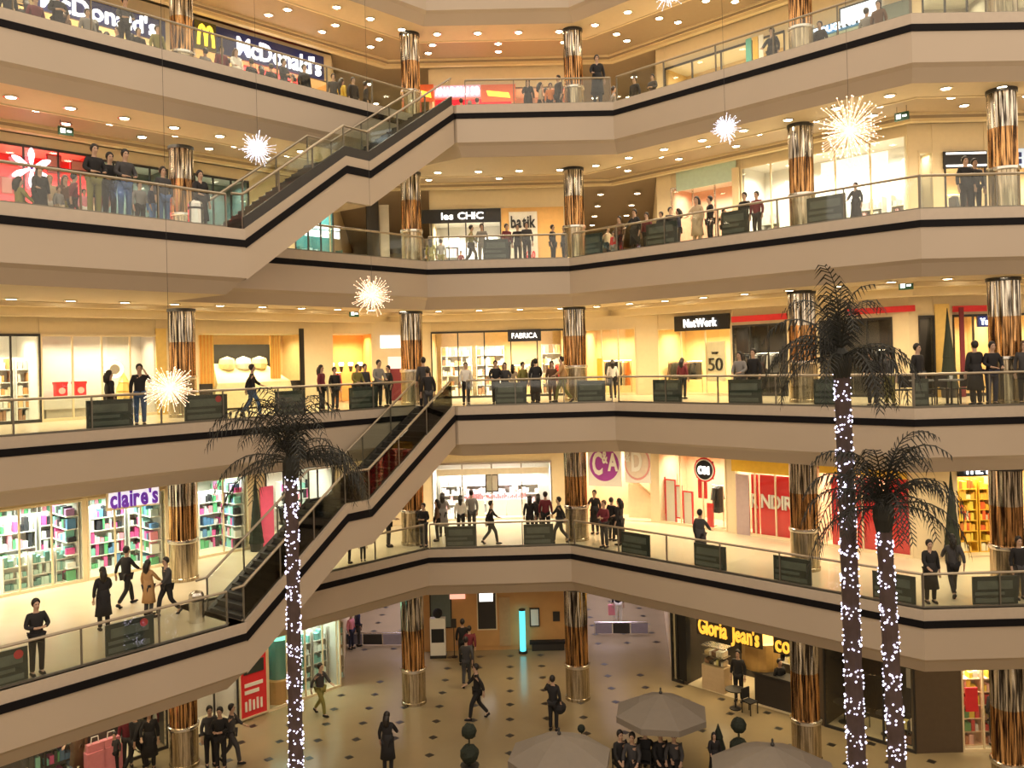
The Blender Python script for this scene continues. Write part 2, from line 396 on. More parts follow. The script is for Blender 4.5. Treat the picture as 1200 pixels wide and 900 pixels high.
# ---------------------------------------------------------------- balustrades
SIDE = {('A', 0): 'left landing', ('C', 0): 'left slant', 'B': ['left slant', 'back', 'right slant', 'far right'], 'D': ['back', 'right slant', 'far right']}
def balustrade(l, a, b, where, adverts, cut):
    dx = dxl(l); d = (b-a).normalized(); a = a+d*cut[0]; b = b-d*cut[1]; n = V2(-d.y, d.x); L = (b-a).length
    o = a+n*.14
    t = thing('balustrade', (o.x+dx, o.y, FL[l]), angle(d), 'glass balustrade with metal handrail along the %s edge of the %s' % (where, LEV[l]), 'balustrade')
    MB().tube([(0, 0, .92), (L, 0, .92)], .038, 8).build('handrail', M_RAIL, t)
    MB().box(0, L, -.03, .03, 0, .05).build('base_rail', M_POST, t)
    k = max(1, round(L/2.0)); w_ = L/k
    pane = MB().box(.03, w_-.03, -.008, .008, .05, .86).mesh('glass_panel', M_GLASS)
    post = MB().box(-.018, .018, -.025, .025, 0, .92).mesh('post', M_POST)
    for i in range(k): put('glass_panel', pane, t, (i*w_, 0, 0))
    for i in range(k+1): put('post', post, t, (i*w_, 0, 0))
    for x0, x1, style in adverts:
        if x1 < 0 or x0 > L: continue
        x0, x1 = max(x0, .02), min(x1, L-.02)
        p = MB().box(x0, x1, .04, .09, .05, .80).build('advert_panel', M_ADV, t); p['label'] = 'dark advertising panel behind the glass'
        W_ = x1-x0
        MB().box(x0+.1*W_, x1-.12*W_, .022, .04, .46, .68).build('advert_stripe', M_ADV2, p)
        MB().box(x0+.05*W_, x1-.3*W_, .022, .04, .30, .38).build('advert_stripe', M_ADV2, p)
        MB().box(x0+.05*W_, x1-.1*W_, .022, .04, .10, .22).build('advert_stripe', M_ADV2, p)
        if style == 'r':
            c = MB(); c.tube([(x1-.22*W_, .035, .66), (x1-.22*W_, .015, .66)], .1, 14); c.build('advert_disc', M_ADVR, p)
ADV = {1: [(-20, 33, 'r'), (125, 182, 'r'), (520, 556, ''), (612, 647, ''), (723, 756, ''), (808, 845, ''), (901, 945, ''), (1017, 1067, ''), (1142, 1195, '')],
       2: [(102, 157, ''), (218, 268, 'r'), (325, 360, ''), (412, 445, ''), (570, 607, ''), (667, 700, ''), (760, 793, ''), (848, 887, ''), (948, 980, ''), (1060, 1090, '')],
       3: [(565, 594, ''), (680, 700, ''), (752, 788, ''), (840, 870, ''), (940, 985, '')], 4: []}
for l in range(1, 5):
    for ri, rl in enumerate(RAIL[l]):
        odd = l % 2
        names = (['left landing'] if odd else ['left slant']) if ri == 0 else (SIDE['B'] if odd else SIDE['D'])
        for k, (a, b) in enumerate(zip(rl[:-1], rl[1:])):
            d = (b-a).normalized(); ad = []
            for x0, x1, st in ADV[l]:
                if (ri == 0) != ((x0+x1)/2 < (289 if odd else 488)): continue
                pa, pb = proj((a.x+dxl(l), a.y, FL[l]))[0], proj((b.x+dxl(l), b.y, FL[l]))[0]
                if not pa-2 < (x0+x1)/2 < pb+2: continue
                q0, _ = along([a, b], max(x0, pa+1), FL[l], dxl(l)); q1, _ = along([a, b], min(x1, pb-1), FL[l], dxl(l))
                ad.append(((V2(q0.x-dxl(l), q0.y)-a).dot(d), (V2(q1.x-dxl(l), q1.y)-a).dot(d), st))
            balustrade(l, a, b, names[k], ad, (.32 if (not odd and ri and k == 0) else .07, .5 if (odd and ri == 0) else .07))

# ---------------------------------------------------------------- stairs
M_STEP = mat('dark_step', (.035, .033, .03), .45, var=.2)
M_TREAD = mat('tread_edge', (.16, .15, .13), .4, metal=.4, var=0)
def staircase(l, label):
    z0 = ZL[l]; dx = dxl(l); d = (D0-A1).normalized(); n = V2(-d.y, d.x); L = (D0-A1).length; W_ = 1.95
    t = thing('staircase', (A1.x+dx, A1.y, z0), angle(d), label, 'stairs')
    path = [(0, 0), (.422*L, 2.66), (.535*L, 2.66), (L, 5.4)]
    def ribbon(y0, y1, za, zb):
        mb = MB(); k = len(path)
        for x, z in path: mb.v += [(x, y0, z+za), (x, y0, z+zb), (x, y1, z+zb), (x, y1, z+za)]
        for i in range(k-1):
            for j in range(4): mb.f.append((i*4+j, i*4+(j+1) % 4, (i+1)*4+(j+1) % 4, (i+1)*4+j))
        mb.f += [(0, 1, 2, 3), tuple((k-1)*4+j for j in (3, 2, 1, 0))]
        return mb
    s1 = ribbon(0, .22, -1.0, .42).build('outer_stringer', M_FASC, t)
    ribbon(-.035, .0, -.12, .12).build('black_stripe', M_BLACK, s1)
    if l == 3: ribbon(.05, .17, .42, .74).build('dark_skirt', M_STEP, t)
    ribbon(W_-.2, W_, -.9, .42).build('inner_stringer', M_STEP, t)
    ribbon(.22, W_-.2, -1.0, -.85).build('underside', M_SOFF, t)
    # treads
    tr = MB().box(0, .30, .22, W_-.2, -.17, 0); tr.box(-.01, .03, .22, W_-.2, .0, .006); me = tr.mesh('step', M_STEP)
    for (xa, za), (xb, zb) in ((path[0], path[1]), (path[2], path[3])):
        N = 15; rise = (zb-za)/N; run = (xb-xa)/N
        for i in range(N):
            s = put('step', me, t, (xa+i*run, 0, za+.36+(i+1)*rise-.02)); s.scale = (run/.29, 1, 1)
    MB().box(path[1][0], path[2][0], .22, W_-.2, path[1][1]+.2, path[1][1]+.36).build('landing', M_STEP, t)
    # glass, posts and handrails on both sides
    for y, nm in ((.11, 'near'), (W_-.1, 'far')):
        hp = [(x, y, z+1.38) for x, z in path]; hp = [(-.35, y, hp[0][2]-.02)]+hp
        MB().tube(hp, .04, 8).build('handrail', M_RAIL, t)
        for (xa, za), (xb, zb) in zip(path[:-1], path[1:]):
            k = max(1, round((xb-xa)/1.25))
            for i in range(k):
                a, b = i/k, (i+1)/k; X0, X1 = xa+(xb-xa)*a+.02, xa+(xb-xa)*b-.02; Z0, Z1 = za+(zb-za)*a, za+(zb-za)*b
                g = MB().hexa([(X0, y-.007, Z0+.43), (X1, y-.007, Z1+.43), (X1, y+.007, Z1+.43), (X0, y+.007, Z0+.43), (X0, y-.007, Z0+1.3), (X1, y-.007, Z1+1.3), (X1, y+.007, Z1+1.3), (X0, y+.007, Z0+1.3)])
                g.build('glass_panel', M_SMOKE if nm == 'near' and l == 1 else M_GLASS, t)
                MB().box(X0-.04, X0, y-.02, y+.02, Z0+.4, Z0+1.38).build('post', M_POST, t)
    return t
staircase(1, 'lower staircase with dark steps climbing from first to second floor')
staircase(3, 'upper staircase with glass sides climbing from third to top floor')
# ================================================================ SHOPS
LETTERS = {}
def letter_mesh(ch, bold=.012):
    k = (ch, bold)
    if k not in LETTERS:
        cu = bpy.data.curves.new('letter', 'FONT'); cu.body = ch; cu.extrude = .03; cu.offset = bold; cu.resolution_u = 3
        ob = bpy.data.objects.new('letter', cu); me = bpy.data.meshes.new_from_object(ob)
        bpy.data.objects.remove(ob); bpy.data.curves.remove(cu)
        if len(me.vertices):
            x0 = min(v.co.x for v in me.vertices); x1 = max(v.co.x for v in me.vertices)
            for v in me.vertices: v.co = Vector((v.co.x-x0, -v.co.z, v.co.y))
            LETTERS[k] = (me, x1-x0)
        else: LETTERS[k] = (None, .25)
    return LETTERS[k]
def writing(text, parent, x0, x1, z0, z1, y, material, bold=.014, one=False):
    """the letters of a sign, each a mesh, fitted between x0..x1 and z0..z1"""
    adv = []; x = 0; hi = .72; lo = 0
    for ch in text:
        me, wd = letter_mesh(ch, bold); adv.append((me, x)); x += wd+.07
        if me and ch in 'gjpqyQ,': lo = -.2
    total = x-.07; sx = (x1-x0)/total; sz = (z1-z0)/(hi-lo)
    for me, xx in adv:
        if me is None: continue
        m2 = me.copy(); m2.materials.clear(); m2.materials.append(material)
        o = link('letter', m2, parent); o.location = (x0+xx*sx, y, z0-lo*sz); o.scale = (sx, 1, sz)
def wp(l, px, dep=0, z=None, zoff=0):
    """point on the shopfront line (moved dep metres into the shop) seen in image column px"""
    z = (FL[l] if z is None else z)+zoff
    for i in range(len(WALL[l])-1):
        if i in OPEN[l]: continue
        a, b, u, n = wall_seg(l, i, -dep); dx = dxl(l)
        pa, pb = proj((a.x+dx, a.y, z))[0], proj((b.x+dx, b.y, z))[0]
        if pa-.5 <= px <= pb+.5:
            P, _ = along([a, b], min(max(px, pa+.02), pb-.02), z, dx); return P, u, n
    P, u, n, i, x = wallhit(l, px, proj((0, 35, z))[1], -dep)
    return Vector((P.x, P.y, z)), u, n
SHOPX = {}
WN = [0]
def shop(l, px0, px1, wallm, power, lcol=(1, .85, .62), depth=2.6, panes=3, top=2.9, seg=None, floor_m=None, frame=None, open_front=False):
    """a lit room behind the shopfront line, with its frame and panes of glass"""
    zf = FL[l]; dx = dxl(l)
    if seg is None: seg = wallhit(l, (px0+px1)/2, proj((0, 36, zf+1.5))[1])[3]
    a, b, u, n = wall_seg(l, seg); L = (b-a).length
    def X(px):
        pa, pb = proj((a.x+dx, a.y, zf+1.5))[0], proj((b.x+dx, b.y, zf+1.5))[0]
        if px <= pa: return 0.
        if px >= pb: return L
        P, _ = along([a, b], px, zf+1.5, dx); return (V2(P.x-dx, P.y)-a).dot(u)
    x0, x1 = X(px0), X(px1); SHOPX.setdefault((l, seg), []).append((x0, x1, top))
    W_ = x1-x0; o = a+u*x0; rz = angle(u); H = CEILZ[l]-zf
    base = Vector((o.x+dx, o.y, zf))
    mb = MB(); d = depth
    mb.quad((0, d, 0), (W_, d, 0), (W_, d, top), (0, d, top)).quad((.0, .05, 0), (0, d, 0), (0, d, top), (0, .05, top)).quad((W_, .05, 0), (W_, d, 0), (W_, d, top), (W_, .05, top))
    r = struct('wall_shop', mb, wallm); r.location = base; r.rotation_euler = (0, 0, rz)
    mb = MB().quad((0, .02, .02), (W_, .02, .02), (W_, d, .02), (0, d, .02)); f = struct('floor_shop', mb, floor_m or M_FLOOR); f.location = base; f.rotation_euler = (0, 0, rz)
    mb = MB().quad((0, .05, top), (W_, .05, top), (W_, d, top), (0, d, top)); f = struct('ceiling_shop', mb, M_WHITE); f.location = base; f.rotation_euler = (0, 0, rz)
    if power:
        c = base+Vector((u.x, u.y, 0))*W_/2+Vector((n.x, n.y, 0))*d*.42+Vector((0, 0, top-.06))
        area_light('shop_lamp', c, W_*.85, d*.5, power*.62*W_, lcol, rz)
    if panes:
        WN[0] += 1
        wn = MB(); wn.box(0, W_, -.03, .03, 0, .10).box(0, W_, -.03, .03, top-.08, top)
        fr = struct('window_%d' % WN[0], wn, frame or M_DARKM); fr.location = base; fr.rotation_euler = (0, 0, rz)
        wd = W_/panes; skip = panes//2 if open_front else -1
        pm = MB().box(.02, wd-.02, -.006, .006, .1, top-.08).mesh('pane', M_PANE); mm = MB().box(-.025, .025, -.035, .035, 0, top).mesh('mullion', frame or M_DARKM)
        for i in range(panes):
            if i != skip: put('pane', pm, fr, (i*wd, 0, 0))
        for i in range(panes+1): put('mullion', mm, fr, (i*wd, 0, 0))
    return base, rz, W_
def frame_at(l, px, dep=0):
    P, u, n = wp(l, px, dep); return P, angle(u)
def board(l, px0, px1, py0, py1, off, material, name, label, cat, thick=.06, frame=None, group=None):
    """a flat panel standing off metres in front of (or, negative, behind) the shopfront line"""
    pm, xm = (py0+py1)/2, (px0+px1)/2
    P0, u, n, i, x0 = wallhit(l, xm, pm, off)
    def on(px, py):
        a, b, u_, n_ = wall_seg(l, i, off); d = ray(px, py); ax = a.x+dxl(l)
        t = (ax*n_.x+a.y*n_.y)/(d.x*n_.x+d.y*n_.y); return Vector((0, 0, EZ))+d*t
    A, B, T, Bo = on(px0, pm), on(px1, pm), on(xm, py0), on(xm, py1)
    Wd = (V2(B.x, B.y)-V2(A.x, A.y)).length; H = T.z-Bo.z
    t = thing(name, (A.x, A.y, Bo.z), angle(u), label, cat, group)
    MB().box(0, Wd, 0, thick, 0, H).build('board', material, t)
    if frame:
        f = MB(); e = .05
        f.box(-e, Wd+e, -.02, thick, -e, 0).box(-e, Wd+e, -.02, thick, H, H+e).box(-e, 0, -.02, thick, 0, H).box(Wd, Wd+e, -.02, thick, 0, H); f.build('frame', frame, t)
    return t, Wd, H
def sign(l, px0, px1, py0, py1, text, bm_, lm, label, off=.1, box=None, bold=.014):
    t, W_, H = board(l, px0, px1, py0, py1, off, bm_, 'shop_sign', label, 'sign', .1)
    b = box or (.08, .92, .2, .8)
    writing(text, t, W_*b[0], W_*b[1], H*b[2], H*b[3], -.065, lm, bold)
    return t, W_, H
def shelf(l, px0, px1, dep, h, rows, pal, label, z0=0, frame=None, fill=.9, deep=.38):
    P0, u, n = wp(l, px0, dep); P1, _, _ = wp(l, px1, dep); W_ = (P1-P0).length
    t = thing('display_shelf', (P0.x, P0.y, FL[l]+.02+z0), angle(u), label, 'shelf')
    fm = frame or M_WHITE
    MB().box(0, W_, deep, deep+.03, 0, h).build('back_panel', fm, t)
    for x in (0, W_-.03): MB().box(x, x+.03, 0, deep, 0, h).build('side_panel', fm, t)
    sh = MB().box(.03, W_-.03, 0, deep, 0, .03).mesh('shelf', fm)
    goods = MB(); rh = h/rows
    for r in range(rows):
        put('shelf', sh, t, (0, 0, r*rh)); x = .06
        while x < W_-.12:
            ww = random.uniform(.06, .19); hh = random.uniform(.35, .92)*rh
            if random.random() < fill: goods.box(x, min(x+ww*.88, W_-.05), .03, deep-.08, r*rh+.03, r*rh+.03+hh)
            x += ww
    goods.build('merchandise', MATS[pal], t, kind='stuff')
    return t
G_ME = {}
def garment_mesh(kind, material):
    k = (kind, material.name)
    if k not in G_ME:
        L = 1.05 if kind == 'long' else .72; mb = MB()
        prof = [(0, .06), (-.06, .20), (-.35, .17), (-L, .22)]
        for (za, wa), (zb, wb) in zip(prof[:-1], prof[1:]):
            mb.hexa([(-.05, -wb, zb), (.05, -wb, zb), (.05, wb, zb), (-.05, wb, zb), (-.03, -wa, za), (.03, -wa, za), (.03, wa, za), (-.03, wa, za)])
        for sg in (-1, 1): mb.bar((0, sg*.17, -.07), (0, sg*.27, -.55), .07, .09)
        G_ME[k] = mb.mesh('garment', material)
    return G_ME[k]
def clothes_rack(l, px0, px1, dep, mats, label, glabel, zr=1.35, n=None, kind='short'):
    P0, u, n_ = wp(l, px0, dep); P1, _, _ = wp(l, px1, dep); W_ = (P1-P0).length
    t = thing('clothes_rack', (P0.x, P0.y, FL[l]+.02), angle(u), label, 'clothes rack')
    MB().tube([(0, 0, zr), (W_, 0, zr)], .02, 6).build('rail', M_STEEL, t)
    for x in (.02, W_-.02):
        MB().tube([(x, 0, 0), (x, 0, zr)], .02, 6).build('upright', M_STEEL, t)
        MB().box(x-.03, x+.03, -.25, .25, 0, .04).build('foot', M_STEEL, t)
    k = n or max(3, int(W_/.2))
    for i in range(k):
        x = .1+(W_-.2)*(i+.5)/k; mm = mats[i % len(mats)]
        o = link('garment', garment_mesh(kind, mm)); o.location = (P0.x+u.x*x, P0.y+u.y*x, FL[l]+zr-.01); o.rotation_euler = (0, 0, angle(u)+random.uniform(-.25, .25))
        cw_ = mm.name.split('_')[1].replace('blue', 'blue denim') if mm.name.startswith('denim') else mm.name.split('_')[1]
        tag(o, '%s garment, %s from left of those %s' % (cw_, ORDW[i], glabel.split('garment ')[1]), 'garment', glabel+' row')
def mm(name, c, **k): return mat(name, c, **k)
K = mm('cloth_black', (.012, .011, .012), rough=.8); CH = mm('cloth_charcoal', (.05, .048, .05), rough=.8); NV = mm('cloth_navy', (.02, .025, .06), rough=.8)
BR = mm('cloth_brown', (.12, .06, .03), rough=.8); TN = mm('cloth_tan', (.48, .28, .12), rough=.8); OL = mm('cloth_olive', (.22, .20, .05), rough=.8)
GN = mm('cloth_green', (.06, .16, .07), rough=.8); RD = mm('cloth_red', (.55, .03, .03), rough=.8); WH = mm('cloth_white', (.8, .77, .7), rough=.8)
DN = mm('denim_blue', (.06, .12, .26), rough=.8); GY = mm('cloth_grey', (.25, .24, .23), rough=.8); MR = mm('cloth_maroon', (.16, .02, .03), rough=.8)
YE = mm('cloth_yellow', (.75, .5, .06), rough=.8); PK = mm('cloth_pink', (.7, .25, .28), rough=.8); BL = mm('cloth_blue', (.12, .25, .55), rough=.8); BG = mm('cloth_beige', (.55, .43, .28), rough=.8); OR = mm('cloth_orange', (.7, .22, .05), rough=.8)
M_GLOW = mm('lit_white_letter', (1, .97, .92), emit=2.2, var=0); M_GLOWB = mm('lit_blue_white', (.85, .93, 1), emit=2.4, var=0)
M_GOLDL = mm('lit_gold', (1, .55, .06), emit=.9, var=0); M_YGLOW = mm('lit_yellow', (1, .72, .06), emit=1.4, var=0); M_NAVY = mm('navy_sign_board', (.02, .03, .16), rough=.35); M_SBLACK = mm('black_sign_board', (.012, .012, .013), rough=.3, var=0)
M_RED = mm('red_panel', (.72, .03, .04), rough=.45); M_REDG = mm('backlit_red_panel', (.8, .03, .06), emit=.55, var=.1, scale=1); M_ORNG = mm('orange_sign_board', (.85, .16, .05), rough=.4)  # glowing red: the red light of an interior put into the colour
M_WOOD = mm('orange_wood_panel', (.62, .34, .13), rough=.45, var=.12, scale=2); M_TEAL = mm('teal_glass_panel', (.12, .30, .28), rough=.15, var=.15, scale=1.5); M_GRYG = mm('grey_green_shutter', (.16, .20, .18), rough=.4, var=.15)
M_PURP = mm('purple_letter', (.16, .04, .45), emit=.35, var=0); M_MAG = mm('magenta_sign', (.36, .06, .36), rough=.4, var=.05); M_GREYW = mm('grey_display_wall', (.55, .50, .42), rough=.5, var=.06)
M_GOLD = mm('gold_cladding', (.80, .55, .16), rough=.3, metal=.4); M_WARM = mm('warm_shop_wall', (.85, .62, .32), rough=.55); M_PEACH = mm('peach_wall', (.85, .58, .38), rough=.55); M_YEL = mm('yellow_band', (.80, .50, .05), rough=.45)
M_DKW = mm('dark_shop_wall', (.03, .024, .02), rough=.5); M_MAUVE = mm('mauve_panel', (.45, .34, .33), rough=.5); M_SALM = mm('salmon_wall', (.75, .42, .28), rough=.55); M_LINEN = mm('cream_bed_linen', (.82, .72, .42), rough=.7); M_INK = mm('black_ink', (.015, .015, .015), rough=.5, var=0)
palette('goods_pastel', [(.85, .85, .8), (.25, .62, .55), (.75, .1, .35), (.1, .25, .5), (.03, .03, .04), (.1, .42, .2), (.5, .25, .5), (.02, .02, .03), (.85, .3, .4), (.6, .75, .75)])
palette('goods_warm', [(.85, .7, .45), (.9, .85, .75), (.7, .35, .12), (.35, .18, .1), (.9, .6, .3), (.8, .8, .75)])
palette('goods_orange', [(.9, .5, .06), (.9, .75, .1), (.75, .15, .04), (.9, .85, .6), (.6, .2, .05), (.95, .6, .1)])
palette('goods_candy', [(.9, .85, .7), (.8, .1, .1), (.9, .7, .1), (.85, .5, .45), (.5, .2, .1), (.95, .9, .85), (.2, .45, .2)])
palette('goods_cafe', [(.7, .5, .25), (.9, .8, .6), (.25, .12, .06), (.85, .75, .3), (.05, .04, .04)])
palette('goods_white', [(.92, .9, .86), (.85, .82, .8), (.8, .45, .5), (.95, .94, .9), (.6, .6, .62)])
palette('goods_teal', [(.2, .45, .42), (.8, .9, .88), (.1, .25, .25), (.5, .7, .65)])

# ---- first floor (l=1)
LT = (.92, 1, .82)
shop(1, -60, 97, M_WHITE, 95, LT, 2.4, 4, 2.75, frame=M_CREAM); shop(1, 103, 194, M_WHITE, 95, LT, 2.4, 3, 2.75, frame=M_CREAM); shop(1, 231, 291, M_WHITE, 95, LT, 2.4, 2, 2.9, frame=M_CREAM)
for x0, x1, d, r, wh in ((-10, 44, 1.5, 4, 'far left'), (48, 94, 1.5, 5, 'left of the gold pier'), (106, 148, 1.4, 5, 'right of the gold pier'), (152, 192, 1.4, 5, 'beside the leftmost column'), (234, 262, 1.3, 5, 'just right of the leftmost column'), (264, 289, 1.3, 5, 'left of the cone tree on the first floor')):
    shelf(1, x0, x1, d, 2.2, r, 'goods_pastel', 'white shelf packed with small bright goods, '+wh)
for k, (x0, x1) in enumerate(((-8, 20), (22, 46), (50, 72), (74, 96), (108, 128), (131, 150), (153, 172), (174, 193))):
    shelf(1, x0, x1, 2.0 if k != 7 else 1.8, 2.6, 6, 'goods_pastel', 'tall rear shelf of small bright goods in the accessory shop, %s from left' % ORDW[k], fill=.95)
for k, (px, w_) in enumerate(((96.5, 'left of the gold pier'), (193.5, 'behind the leftmost column'), (290.5, 'left of the cone tree'))):
    P, u, n = wp(1, px, 0, zoff=1.5); o_ = shelf(1, 60, 66, 1.0, .1, 1, 'goods_pastel', 'tall side shelf of bright goods in the accessory shop, '+w_) if False else None
    t = thing('display_shelf', (P.x-u.x*.42+n.x*2.2, P.y-u.y*.42+n.y*2.2, FL[1]+.02), angle(u)-math.pi/2, 'tall side shelf of bright goods in the accessory shop, '+w_, 'shelf')
    MB().box(0, 2.0, .36, .39, 0, 2.6).build('back_panel', M_WHITE, t); sh = MB().box(0, 2.0, 0, .36, 0, .03).mesh('shelf', M_WHITE); g = MB()
    for r in range(6):
        put('shelf', sh, t, (0, 0, r*.43)); x = .04
        while x < 1.85:
            ww = random.uniform(.07, .2); g.box(x, x+ww*.9, .03, .3, r*.43+.03, r*.43+.03+random.uniform(.14, .38)); x += ww
    g.build('merchandise', MATS['goods_pastel'], t, kind='stuff')
for x0, x1, nm in ((4, 34, 'left'), (38, 64, 'middle'), (66, 92, 'right')):
    shelf(1, x0, x1, .5, 1.1, 3, 'goods_teal', 'low teal display gondola in the accessory shop window, '+nm, deep=.3)
ct, cw, chh = sign(1, 125, 187, 568, 595, "claire's", M_CREAM, M_PURP, "purple claire's lettering on the cream band above the accessory shop", (.12), (.05, .95, .12, .88), .03)
bk_ = MB(); bk_.hexa([(cw*.02, -.03, chh*.14), (cw*.98, -.03, chh*.05), (cw*.98, 0, chh*.05), (cw*.02, 0, chh*.14), (cw*.04, -.03, chh*.86), (cw*.98, -.03, chh*.97), (cw*.98, 0, chh*.97), (cw*.04, 0, chh*.86)]); bk_.build('white_glow_board', mm('lit_white_board_soft', (.95, .93, 1), emit=.7, var=0), ct)
shop(1, 312, 425, M_WHITE, 70, (1, .95, .8), 2.6, 4, 2.9)
clothes_rack(1, 318, 352, .6, [WH, K, GY, BG], 'clothes rack in the shop window left of the lower stairs', 'light or dark garment hanging left of the lower stairs')
clothes_rack(1, 358, 400, .6, [WH, BL, BG, K, OL], 'clothes rack in the shop window behind the lower stairs', 'pale or dark garment hanging behind the lower stairs')
shelf(1, 330, 370, 1.8, 2.1, 5, 'goods_pastel', 'tall shelf of bright goods behind the lower stairs')
board(1, 306, 321, 570, 640, .12, mm('pink_poster', (.8, .12, .25), rough=.5), 'poster', 'pink upright poster beside the cone tree on the first floor', 'poster')
shop(1, 507, 646, M_WHITE, 150, (1, .95, .88), 2.4, 4, 2.55, open_front=True, frame=M_STEEL)
board(1, 512, 642, 549, 556, .05, mm('thin_sign_strip', (.75, .66, .5), rough=.4), 'shop_sign', 'thin pale sign strip over the white shop', 'sign')
t, W_, H = board(1, 570, 583, 557, 575, -.4, M_GREYW, 'picture', 'small grey picture hanging in the white shop', 'picture', frame=M_DARKM)
for px in (530, 560, 590, 620): shelf(1, px-13, px+12, 1.5, 1.7, 4, 'goods_white', 'white shelf in the white shop, number %s from its left side' % {530: 'one', 560: 'two', 590: 'three', 620: 'four'}[px])
for k, px in enumerate((556, 582, 606)):
    P, u, n = wp(1, px, .8); t = thing('display_counter', (P.x, P.y, FL[1]+.02), angle(u), 'white counter with rosy goods in the white shop, %s one' % ('left', 'middle', 'right')[k], 'counter')
    MB().box(-.45, .45, 0, .5, 0, .75).build('body', M_WHITE, t); g = MB()
    for j in range(9): g.box(-.42+j*.095, -.34+j*.095, .08, .4, .75, .75+random.uniform(.12, .3))
    g.build('merchandise', mm('rose_goods', (.75, .3, .35), rough=.5), t, kind='stuff')
# the big round shop sign and its second half
shop(1, 686, 762, M_PEACH, 90, (1, .85, .62), 1.4, 0, 3.3, seg=3)
def round_sign(px0, px1, py0, py1, text, bm_, lm, ringm, label):
    t, W_, H = board(1, px0, px1, py0, py1, .12, M_WHITE, 'shop_sign', label, 'sign', .08)
    d = MB(); pts = [(W_/2+W_*.50*math.cos(a), H*.56+H*.48*math.sin(a)) for a in [2*math.pi*k/28 for k in range(28)]]
    pts = [(min(max(x, 0), W_), min(z, H)) for x, z in pts]
    def disc(sc, y0, y1, m_, nm):
        q = [(W_/2+(x-W_/2)*sc, H*.56+(z-H*.56)*sc) for x, z in pts]; b = MB(); n = len(q)
        b.v = [(x, y0, z) for x, z in q]+[(x, y1, z) for x, z in q]; b.f = [tuple(range(n)), tuple(range(2*n-1, n-1, -1))]+[(i, (i+1) % n, n+(i+1) % n, n+i) for i in range(n)]
        b.build(nm, m_, t)
    disc(1.0, -.03, 0, ringm, 'ring'); disc(.88, -.05, -.03, bm_, 'disc')
    if len(text) > 2:
        writing(text[0], t, W_*.16, W_*.46, H*.32, H*.88, -.09, lm, .03); writing(text[1], t, W_*.46, W_*.62, H*.6, H*.92, -.09, lm, .02); writing(text[2], t, W_*.62, W_*.92, H*.42, H*.86, -.09, lm, .03)
    else:
        writing(text[0], t, W_*.05, W_*.25, H*.6, H*.9, -.09, lm, .02); writing(text[1], t, W_*.3, W_*.7, H*.35, H*.92, -.09, lm, .03)
round_sign(689, 728, 524, 570, 'C&A', M_MAG, M_WHITE, M_WHITE, 'magenta oval C&A sign right of the third column on the first floor')
round_sign(732, 762, 524, 566, '&D', mm('washed_pink', (.78, .66, .55), rough=.5), M_WHITE, mm('rose_ring', (.75, .35, .35), rough=.5), 'washed-out second oval sign beside the magenta one')
t = MB()
P0, u, n = wp(1, 737, .7); P1, _, _ = wp(1, 765, .7)
st = thing('display_ramp', (P0.x, P0.y, FL[1]+.02), angle(u), 'sloping pale partition under the washed-out oval sign', 'partition')
MB().hexa([(0, 0, 0), (1.5, 0, 0), (1.5, .15, 0), (0, .15, 0), (0, 0, 1.9), (1.5, 0, .6), (1.5, .15, .6), (0, .15, 1.9)]).build('panel', M_PEACH, st)
MB().bar((0, -.02, 1.93), (1.5, -.02, .63), .1, .08).build('handrail', mm('bronze_rail', (.45, .32, .18), rough=.4), st)
shop(1, 766, 851, M_PEACH, 100, (1, .88, .68), 2.0, 3, 3.0, frame=M_CREAM)
for k, (x0, x1, y0, y1) in enumerate(((770, 779, 560, 600), (781, 791, 563, 612), (793, 798, 570, 606), (802, 811, 577, 620))):
    board(1, x0, x1, y0, y1, -.35, M_WHITE, 'sale_board', 'white sale panel with red frame in the shop window, %s of four' % ('first', 'second', 'third', 'fourth')[k], 'panel', frame=M_RED)
clothes_rack(1, 768, 795, 1.2, [K, CH, RD, WH], 'clothes rack behind the red framed panels', 'dark garment hanging behind the red framed panels', zr=1.9)
clothes_rack(1, 836, 849, .5, [GY, CH, K], 'clothes rack under the round black sign', 'grey garment hanging under the round black sign', zr=1.7, kind='long')
board(1, 829, 836, 590, 650, -.2, M_RED, 'banner', 'narrow red banner under the round black sign', 'banner'); board(1, 818, 828, 562, 584, -.3, M_RED, 'banner', 'short red banner left of the round black sign', 'banner')
t, W_, H = board(1, 816, 836, 540, 561, .14, M_SBLACK, 'shop_sign', 'round black sign with red ring and pale letters OM', 'sign', .02)
for r_, y0, m_, nm in ((.62, -.02, M_RED, 'ring'), (.54, -.04, M_WHITE, 'inner_ring'), (.48, -.06, M_SBLACK, 'disc')):
    b = MB(); b.tube([(W_/2, y0+.02, H/2), (W_/2, y0, H/2)], W_*r_, 22); b.build(nm, m_, t)
writing('OM', t, W_*.18, W_*.82, H*.28, H*.72, -.10, M_GLOW, .03)
shop(1, 862, 934, M_PEACH, 90, (1, .85, .65), 1.6, 3, 2.95, frame=M_CREAM)
board(1, 863, 878, 556, 640, .06, M_MAUVE, 'panel', 'plain mauve panel left of the red window posters', 'panel')
def posters(x0, x1, y0, y1, txt, label):
    t, W_, H = board(1, x0, x1, y0, y1, -.12, M_RED, 'poster', label, 'poster')
    if txt: writing(txt, t, W_*.05, W_*.95, H*.48, H*.70, -.035, M_WHITE, .02)
    return t
posters(881, 889, 556, 630, 'R', 'narrow red and white poster right of the mauve panel'); posters(891, 932, 558, 632, 'NDIR', 'red window poster with white letters, left of the second column from right')
shop(1, 958, 1078, M_PEACH, 90, (1, .85, .65), 1.6, 4, 2.95, frame=M_CREAM)
